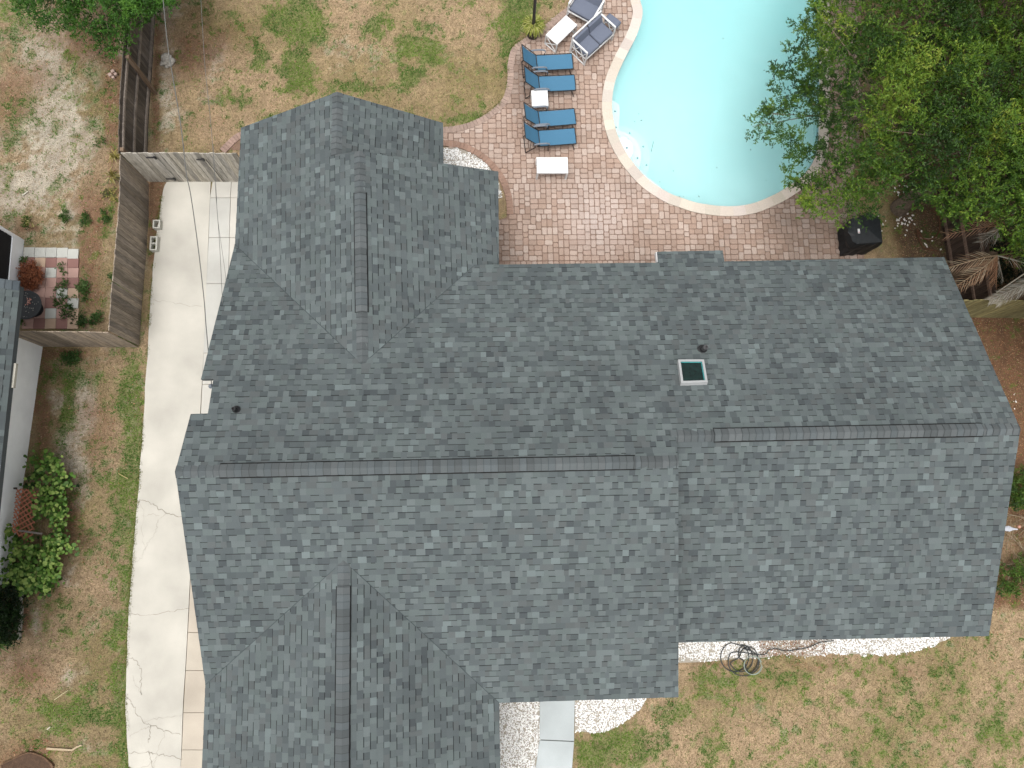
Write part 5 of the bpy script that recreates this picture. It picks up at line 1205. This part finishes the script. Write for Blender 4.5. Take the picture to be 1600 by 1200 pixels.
# big oak over the pool corner
tb = U(1403, 327); oak = thing('oak_tree', 'broad oak with small yellowish-green leaves reaching over the pool corner', 'tree', tuple(tb)); o = np.array(tb)
EDGE = [(1292, -200), (1268, -40), (1262, 20), (1248, 34), (1256, 60), (1272, 72), (1240, 72), (1228, 88), (1214, 96), (1206, 106), (1218, 122), (1200, 140), (1194, 168), (1176, 172), (1172, 196), (1186, 208), (1200, 222), (1222, 214), (1238, 232), (1232, 248), (1216, 262), (1216, 288), (1232, 300), (1244, 318), (1262, 330), (1280, 348), (1300, 346),
        (1318, 332), (1338, 340), (1352, 352), (1362, 338), (1380, 318), (1388, 290), (1404, 276), (1424, 290), (1418, 322), (1436, 330), (1460, 322), (1476, 340), (1498, 342), (1520, 338), (1552, 336), (1566, 352), (1580, 372), (1600, 402), (1660, 470), (1690, 560), (1900, 600), (2100, 420), (2150, 150), (2100, -300), (1700, -420)]  # right end lies out of view, widened so the crown shades the roof
n = 46000; P = np.stack([RNG.uniform(7, 22.5, n), RNG.uniform(2.5, 22, n), RNG.uniform(2.4, 8.6, n)], -1)
cc = np.array([U(1640, 110, 4.6)[0], U(1640, 110, 4.6)[1], 4.3]); q_ = (P-cc)/np.array([6.6, 6.0, 3.3]); rr_ = np.linalg.norm(q_, axis=1); px_, py_ = PJ(P)
jx = (fbm(P[:, 0], P[:, 1], .5, 3, 8)-.5)*26
top_ = 3.0+3.6*np.clip(1-((P[:, 0]-cc[0])**2+(P[:, 1]-cc[1])**2)/46, 0, 1)+1.3*(fbm(P[:, 0], P[:, 1], 1.6, 3, 12)-.5)*2+1.6*np.clip((PJ(P)[0]-1600)/200, 0, 1)  # unseen right part of the crown is raised to darken the rear roof
ok = inpoly(px_+jx, py_+jx*.6, EDGE) & (P[:, 2] < top_) & (rr_ < 1.3) & ((P[:, 2] > top_-1.7) | (RNG.random(n) < .25)) & (fbm(P[:, 0]*1.0, P[:, 1]+P[:, 2]*.8, .85, 3, 70) > .29)
P = P[ok]; edge_ = PJ(P)[0] < 1290
# edge sprays hang lower and thinner over the water
C_ = P[:6000]; print('oak clusters', len(P))
R_ = RNG.uniform(.28, .50, len(C_)); R_[PJ(C_)[0] < 1300] *= .72
tips = C_[RNG.choice(len(C_), min(330, len(C_)), replace=False)]
limbs(oak, tb, tips, .20, crownbase=(tb[0]+.5, tb[1]+.4, 2.6), seed=3)
Pl, Dl, Ll, Wl, Cl = sprays(C_, R_, 8, 12, (.055, .095), (.022, .036), OAK, 90)
leaf_mesh('crown', Pl, Dl, Ll, Wl, Cl, M_leaf, oak, o)
# dark tree top left
tb = U(120, -110); t2 = thing('leafy_tree', 'dense bright dark-green tree overhanging the fence at the upper left corner', 'tree', tuple(tb)); o = np.array(tb)
E2 = [(12, -140), (18, -10), (14, 2), (34, 10), (44, 30), (62, 40), (84, 44), (104, 36), (122, 44), (130, 58), (146, 62), (150, 76), (170, 84), (190, 86), (204, 78), (203, 58), (208, 40), (222, 34), (240, 20), (262, 10), (272, -6), (270, -160), (150, -260)]
n = 9000; P = np.stack([RNG.uniform(-17, -6, n), RNG.uniform(12, 22, n), RNG.uniform(1.6, 4.6, n)], -1); px_, py_ = PJ(P); jx = (fbm(P[:, 0], P[:, 1], .4, 3, 18)-.5)*16
ok = inpoly(px_+jx, py_+jx, E2) & (P[:, 2] < 3.1+1.2*fbm(P[:, 0], P[:, 1], 1.2, 3, 6)) & (fbm(P[:, 0], P[:, 1]+P[:, 2], .6, 3, 71) > .30); C_ = P[ok][:900]; print('tree2', ok.sum())
limbs(t2, tb, C_[::5], .13, crownbase=(tb[0], tb[1], 1.5), seed=4)
DK2 = [A(26, 52, 20), A(44, 84, 26), A(66, 112, 36), A(84, 136, 44), A(112, 160, 62)]
Pl, Dl, Ll, Wl, Cl = sprays(C_, RNG.uniform(.25, .42, len(C_)), 9, 12, (.05, .09), (.022, .034), DK2, 93); leaf_mesh('crown', Pl, Dl, Ll, Wl, Cl, M_leaf, t2, o)
# oak corner piece: small cluster right top is part of the same crown (already covered)

# ------------------------------------------------------------------ bushes and vines
def bush(name, label, cat, polys, n, z0, z1, Ls, Ws, cols, seed, holes=(), nleaf=7, stems=10, R0=.14, disc=False, group=None):
    """foliage over a pixel outline, z between z0 and z1"""
    allp = sum(polys, []); xs_ = [p[0] for p in allp]; ys_ = [p[1] for p in allp]; c = U(np.mean(xs_), np.mean(ys_)); t = thing(name, label, cat, tuple(c), group=group)
    C_ = []
    while len(C_) < n:
        zz = z0+(z1-z0)*random.random()**.6; a, b = random.uniform(min(xs_)-10, max(xs_)+10), random.uniform(min(ys_)-10, max(ys_)+10); q_ = U(a, b, zz)
        if any(inpoly(a, b, pl) for pl in polys) and not any(inpoly(a, b, h) for h in holes): C_.append(q_)
    C_ = np.array(C_); o = np.array(c); mb = MB()
    for k in range(stems):
        e = C_[random.randrange(len(C_))]; s0 = np.array([c[0]+random.uniform(-.01, .01), c[1]+random.uniform(-.01, .01), 0]); mb.tube([s0, (s0+e)/2+np.array([.05, .03, .05]), e], [.015, .011, .004], 4, A(140, 118, 88))
    if stems > 6: mb.build('stems', M_barkv, t, o)
    if disc:
        m_ = len(C_)*nleaf; Pc = np.repeat(C_, nleaf, 0)+RNG.normal(0, R0, (m_, 3))*np.array([1, 1, .5]); Pc[:, 2] = np.maximum(Pc[:, 2], .03); nn_ = RNG.normal(0, .38, (m_, 3))+np.array([0.05, -.05, 1.0]); nn_ /= np.linalg.norm(nn_, axis=1)[:, None]
        a_ = np.cross(nn_, np.array([1.0, .2, 0])); a_ /= np.linalg.norm(a_, axis=1)[:, None]; b_ = np.cross(nn_, a_); rr = RNG.uniform(Ls[0], Ls[1], m_); th0 = RNG.uniform(0, 6.28, m_); V = np.zeros((m_, 7, 3))
        for j in range(7):
            th = th0+j*2*np.pi/7; rj = rr*(1 if j else .55); V[:, j] = Pc+a_*(np.cos(th)*rj)[:, None]+b_*(np.sin(th)*rj)[:, None]
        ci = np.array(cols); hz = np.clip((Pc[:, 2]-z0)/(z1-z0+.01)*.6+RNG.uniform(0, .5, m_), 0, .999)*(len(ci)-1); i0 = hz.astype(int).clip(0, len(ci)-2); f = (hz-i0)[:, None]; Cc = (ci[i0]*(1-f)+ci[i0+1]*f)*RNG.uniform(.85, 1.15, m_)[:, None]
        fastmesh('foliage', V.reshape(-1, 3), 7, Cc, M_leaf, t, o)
    else:
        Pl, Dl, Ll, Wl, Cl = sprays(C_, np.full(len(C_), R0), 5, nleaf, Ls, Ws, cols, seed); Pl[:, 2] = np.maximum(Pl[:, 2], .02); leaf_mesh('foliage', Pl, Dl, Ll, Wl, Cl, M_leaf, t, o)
    return t
VN = [A(38, 66, 28), A(54, 92, 34), A(76, 118, 42), A(104, 146, 56), A(172, 196, 104)]
bush('vine_bush', 'round-leaved green vine spreading against the white wall around the terracotta lattice', 'vine',
     [[(52, 706), (60, 712), (72, 716), (82, 708), (92, 712), (92, 735), (104, 745), (114, 756), (108, 768), (98, 776), (102, 800), (100, 820), (104, 836), (100, 848), (116, 850), (110, 862), (94, 862), (92, 872), (84, 880), (92, 896), (90, 912), (72, 924), (44, 922), (20, 916), (12, 906), (12, 890), (8, 862), (12, 845), (9, 822), (24, 824), (32, 840), (44, 850), (56, 850), (60, 842), (66, 825), (60, 808), (52, 800), (46, 790), (62, 768), (44, 762), (42, 752), (50, 738), (52, 722)]],
     270, .08, .75, (.032, .062), None, VN, 5, nleaf=7, R0=.10, disc=True, holes=[[(62, 800), (84, 800), (86, 834), (62, 836)], [(60, 712), (74, 716), (72, 738), (60, 742)]])
bush('shrub', 'dark green low shrub bed at the front corner of the white neighbour house', 'shrub', [[(-30, 914), (14, 912), (34, 918), (34, 960), (30, 985), (18, 1005), (-30, 1012)]], 150, .1, .5, (.05, .1), (.02, .035), [A(18, 34, 14), A(28, 52, 22), A(40, 70, 28), A(60, 92, 38)], 8, nleaf=9, R0=.2)
def spiky(px, n, r, h, cols, label, name='spiky_plant', cat='plant', group=None, w=.012):
    c = U(*px); mb = MB()
    for k in range(n):
        th = random.uniform(0, 6.28); r1 = r*random.uniform(.5, 1.1); hh = h*random.uniform(.6, 1.1); d = np.array([math.cos(th), math.sin(th), 0]); sd = np.array([-d[1], d[0], 0])*w*random.uniform(.7, 1.2); cc_ = tuple(np.array(random.choice(cols))*random.uniform(.8, 1.15))
        pts = [d*.02, d*r1*.5+np.array([0, 0, hh]), d*r1+np.array([0, 0, hh*.6])]
        for i in range(2): w0, w1 = ((1, .9), (.9, .1))[i]; mb.poly([pts[i]-sd*w0, pts[i]+sd*w0, pts[i+1]+sd*w1, pts[i+1]-sd*w1], cc_)
    ob = mb.build(name, M_leaf); ob.location = (c[0], c[1], .01); return tag(ob, label, cat, group)
YG = [A(214, 200, 120), A(190, 176, 92), A(222, 212, 150), A(150, 140, 76)]; GG = [A(60, 92, 40), A(84, 118, 50), A(44, 72, 32)]
spiky((183, 247), 46, .26, .25, YG, 'yellow spiky plant in the leaf bed just below the gate fence corner')
spiky((180, 279), 50, .28, .25, YG+GG[:1], 'yellow-green spiky plant nearer the bottom of the leaf bed by the fence')
spiky((6, 1000), 30, .36, .3, [A(96, 136, 58), A(126, 160, 76)], 'light green rosette plant at the edge of the dark shrub bed', w=.022)
for (px, nb_, r, lab, cl) in [((102, 336), 70, .3, 'green weed clump on the sandy soil nearest the porch', GG), ((131, 342), 70, .3, 'green weed clump between the sand and the fence bed', GG), ((165, 338), 60, .28, 'dark weed clump tight against the driveway fence', GG), ((43, 350), 40, .35, 'yellowish weed tuft by the porch corner', YG[1:]+GG), ((172, 305), 60, .35, 'mixed green weed in the fence bed between the spiky plants and weeds', GG+YG[:1]), ((155, 222), 30, .2, 'small weed at the left edge of the leaf bed', GG), ((112, 560), 70, .28, 'green weed clump just below the short fence', GG)]:
    bush('weed_clump', lab, 'weed', [[(px[0]-11*math.cos(a)*random.uniform(.6, 1.2), px[1]+11*math.sin(a)*random.uniform(.6, 1.2)) for a in np.linspace(0, 6.28, 9)[:-1]]], max(8, nb_//4), .02, .12, (.03, .055), (.014, .024), [np.array(c)*1.2 for c in cl], 33, nleaf=6, R0=.09, stems=3, group='weed clumps')
for (polys, n, lab) in [([[(98, 418), (106, 420), (104, 440), (112, 470), (116, 505), (100, 508), (92, 480), (84, 470), (80, 452), (94, 446)], [(86, 412), (100, 410), (98, 424), (88, 424)]], 46, 'straggling weed creeping across the coloured tile patio'),
                        ([[(120, 440), (140, 438), (140, 460), (134, 470), (122, 468)]], 26, 'leafy weed right of the tile patio, upper of two'), ([[(118, 492), (140, 484), (168, 486), (166, 496), (150, 508), (120, 508)]], 34, 'leafy weed along the foot of the short fence beside the patio'),
                        ([[(172, 428), (181, 430), (180, 444), (172, 442)]], 8, 'small leafy weed against the driveway fence, level with the patio'), ([[(96, 552), (124, 546), (126, 566), (108, 574), (96, 568)]], 18, 'leafy weed below the short fence near the white wall'),
                        ([[(28, 402), (36, 400), (40, 408), (32, 412)]], 6, 'tiny weed at the porch foot beside the tiles'), ([[(28, 488), (40, 490), (38, 506), (28, 506)]], 8, 'small weed below the black round table')]:
    bush('weed', lab, 'weed', polys, n, .02, .14, (.03, .06), (.018, .03), [A(54, 88, 40), A(80, 116, 54), A(108, 140, 74)], 14, nleaf=6, R0=.10, stems=5, group='leafy weeds')
# dry brown fern pile
bush('dead_fern', 'rust-brown dead fern heap on the tile patio beside the porch', 'dead plant', [[(32, 414), (50, 410), (62, 420), (66, 434), (60, 446), (46, 452), (31, 448)]], 120, .05, .32, (.04, .07), (.014, .024), [A(120, 68, 48), A(160, 96, 66), A(188, 124, 88)], 15, nleaf=7, R0=.11)
# right-hand edge greenery
RB = [A(52, 80, 30), A(82, 116, 44), A(110, 146, 58), A(140, 168, 76)]
bush('hedge_bush', 'bright green bush right of the house, just below the orange mulch', 'bush', [[(1582, 742), (1600, 730), (1660, 740), (1660, 800), (1578, 792), (1576, 770)]], 90, .15, .6, (.05, .09), (.02, .035), RB, 16, nleaf=9, R0=.16)
bush('hedge_bush', 'green bush right of the house at the top of the front lawn', 'bush', [[(1556, 905), (1570, 885), (1600, 868), (1660, 860), (1660, 930), (1590, 926), (1560, 922)]], 90, .12, .5, (.05, .09), (.02, .035), RB, 17, nleaf=9, R0=.16)
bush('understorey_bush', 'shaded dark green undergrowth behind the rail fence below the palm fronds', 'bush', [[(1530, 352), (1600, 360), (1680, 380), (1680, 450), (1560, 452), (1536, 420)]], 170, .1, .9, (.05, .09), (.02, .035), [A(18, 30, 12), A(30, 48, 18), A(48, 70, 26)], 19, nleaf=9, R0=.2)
mb = MB(); c = U(1590, 835)
for k in range(110):
    a = U(random.uniform(1562, 1640), random.uniform(782, 900), random.uniform(.05, .35)); th = random.uniform(0, 3.14); l_ = random.uniform(.2, .9); d = np.array([math.cos(th), math.sin(th), random.uniform(-.2, .25)])*l_
    mb.tube([a-d/2, a+np.array([.03, .02, .03]), a+d/2], [.007, .006, .003], 4, random.choice([A(150, 132, 108), A(120, 98, 76), A(176, 160, 134)]))
tw = mb.build('dry_twigs', M_barkv, None, c); tag(tw, 'tangle of dry brown twigs right of the house', 'twigs', kind='stuff')

# ------------------------------------------------------------------ dead palm
pc0 = U(1556, 400, 2.5); pg = np.array([pc0[0], pc0[1], 0]); palm = thing('palm_tree', 'palm with drooping dead straw-brown fronds over the mossy fence', 'palm', tuple(pg))
mb = MB(); mb.tube([pg, pg+np.array([.03, .02, 1.3]), pg+np.array([0, 0, 2.4])], [.16, .14, .17], 10, A(110, 92, 74)); mb.build('trunk', M_barkv, palm, pg)
DRY = [A(190, 165, 135), A(160, 128, 100), A(214, 198, 172), A(132, 100, 76), A(172, 118, 84)]
def frond(p1, z1, w_, cols, nl=15, sag=.25, p0=None, droop=.10):
    a = pc0+np.array([0, 0, .05]) if p0 is None else p0; b = U(p1[0], p1[1], z1); mid = (a+b)/2+np.array([0, 0, sag]); Q = smoothline([a, mid, b], 12); mb = MB()
    mb.tube(Q, list(np.linspace(.022, .006, len(Q))), 5, cols[0])
    for k in range(nl*2):
        t_ = .18+.8*(k//2)/nl; i = min(int(t_*(len(Q)-1)), len(Q)-2); q_ = Q[i]+(Q[i+1]-Q[i])*(t_*(len(Q)-1)-i); d = nrm(Q[i+1]-Q[i]); sd = nrm(np.cross(d, (0, 0, 1)))*(1 if k % 2 else -1)
        ll = w_*random.uniform(.7, 1.2)*(1.1-abs(t_-.45)); tip = q_+sd*ll*.55+d*ll*.75-np.array([0, 0, ll*droop*random.uniform(.5, 3)]); c_ = tuple(np.array(random.choice(cols))*random.uniform(.8, 1.15)); hw = np.cross(nrm(tip-q_), (0, 0, 1)); hw = nrm(hw)*.0075
        m_ = q_*.45+tip*.55+np.array([0, 0, .02]); mb.poly([q_-hw*.6, q_+hw*.6, m_+hw, m_-hw], c_); mb.poly([m_-hw, m_+hw, tip+hw*.15, tip-hw*.15], c_)
    mb.build('frond', M_leaf, palm, pg)
T1 = [A(200, 172, 140), A(176, 142, 112), A(214, 194, 164)]; T2 = [A(182, 138, 106), A(150, 108, 82), A(204, 164, 130)]; T3 = [A(206, 198, 182), A(182, 170, 150), A(224, 218, 204)]
frond((1478, 420), 2.2, .42, T1); frond((1490, 450), 1.9, .46, T1); frond((1500, 452), 1.8, .36, T2); frond((1521, 446), 1.7, .34, T2); frond((1550, 458), 1.5, .26, T2, sag=.05, droop=.3); frond((1556, 462), 1.5, .22, T2, sag=.0, droop=.3)
pm = U(1580, 352, 2.7); frond((1478, 367), 2.3, .34, T2, p0=pm, sag=.2); frond((1532, 380), 2.2, .40, T3, p0=U(1566, 352, 2.7)); frond((1505, 350), 2.4, .3, T2, p0=pm)
frond((1660, 392), 2.4, .45, [A(120, 132, 70), A(180, 160, 110), A(90, 110, 56)]); frond((1640, 440), 2.0, .4, T3); frond((1568, 440), 1.4, .2, T3, sag=0, droop=.3); frond((1590, 420), 1.8, .3, T2, droop=.3)
pw_ = U(1640, 425, 2.3); frond((1545, 470), 1.95, .32, T3, p0=pw_, nl=46, droop=.08); frond((1556, 476), 1.9, .28, T3, p0=pw_, nl=40, droop=.05)
mb = MB(); mb.tube([U(1615, 418, 2.5), U(1557, 457, 2.0)], [.02, .012], 6, A(206, 196, 178)); mb.build('frond_stem', M_vcol, palm, pg)
# white edging stones by the shrub bed
for i, (x, y, l_) in enumerate([(34, 935, .34), (34.5, 955, .3), (33, 975, .3), (31.5, 992, .22)]):
    p = U(x, y); mb = MB(); mb.box((0, 0, .04), (.075, l_, .09), A(206, 200, 190), bev=.012); ob = mb.build('edging_stone', M_stone); ob.location = (p[0], p[1], 0); ob.rotation_euler = (0, 0, -.05+.04*i)
    tag(ob, ['whitish edging stone of the shrub bed, end nearest the vine', 'whitish edging stone of the shrub bed, second from the vine', 'whitish edging stone of the shrub bed, third from the vine', 'short whitish edging stone by the rosette plant'][i], 'edging stone', 'edging stones')
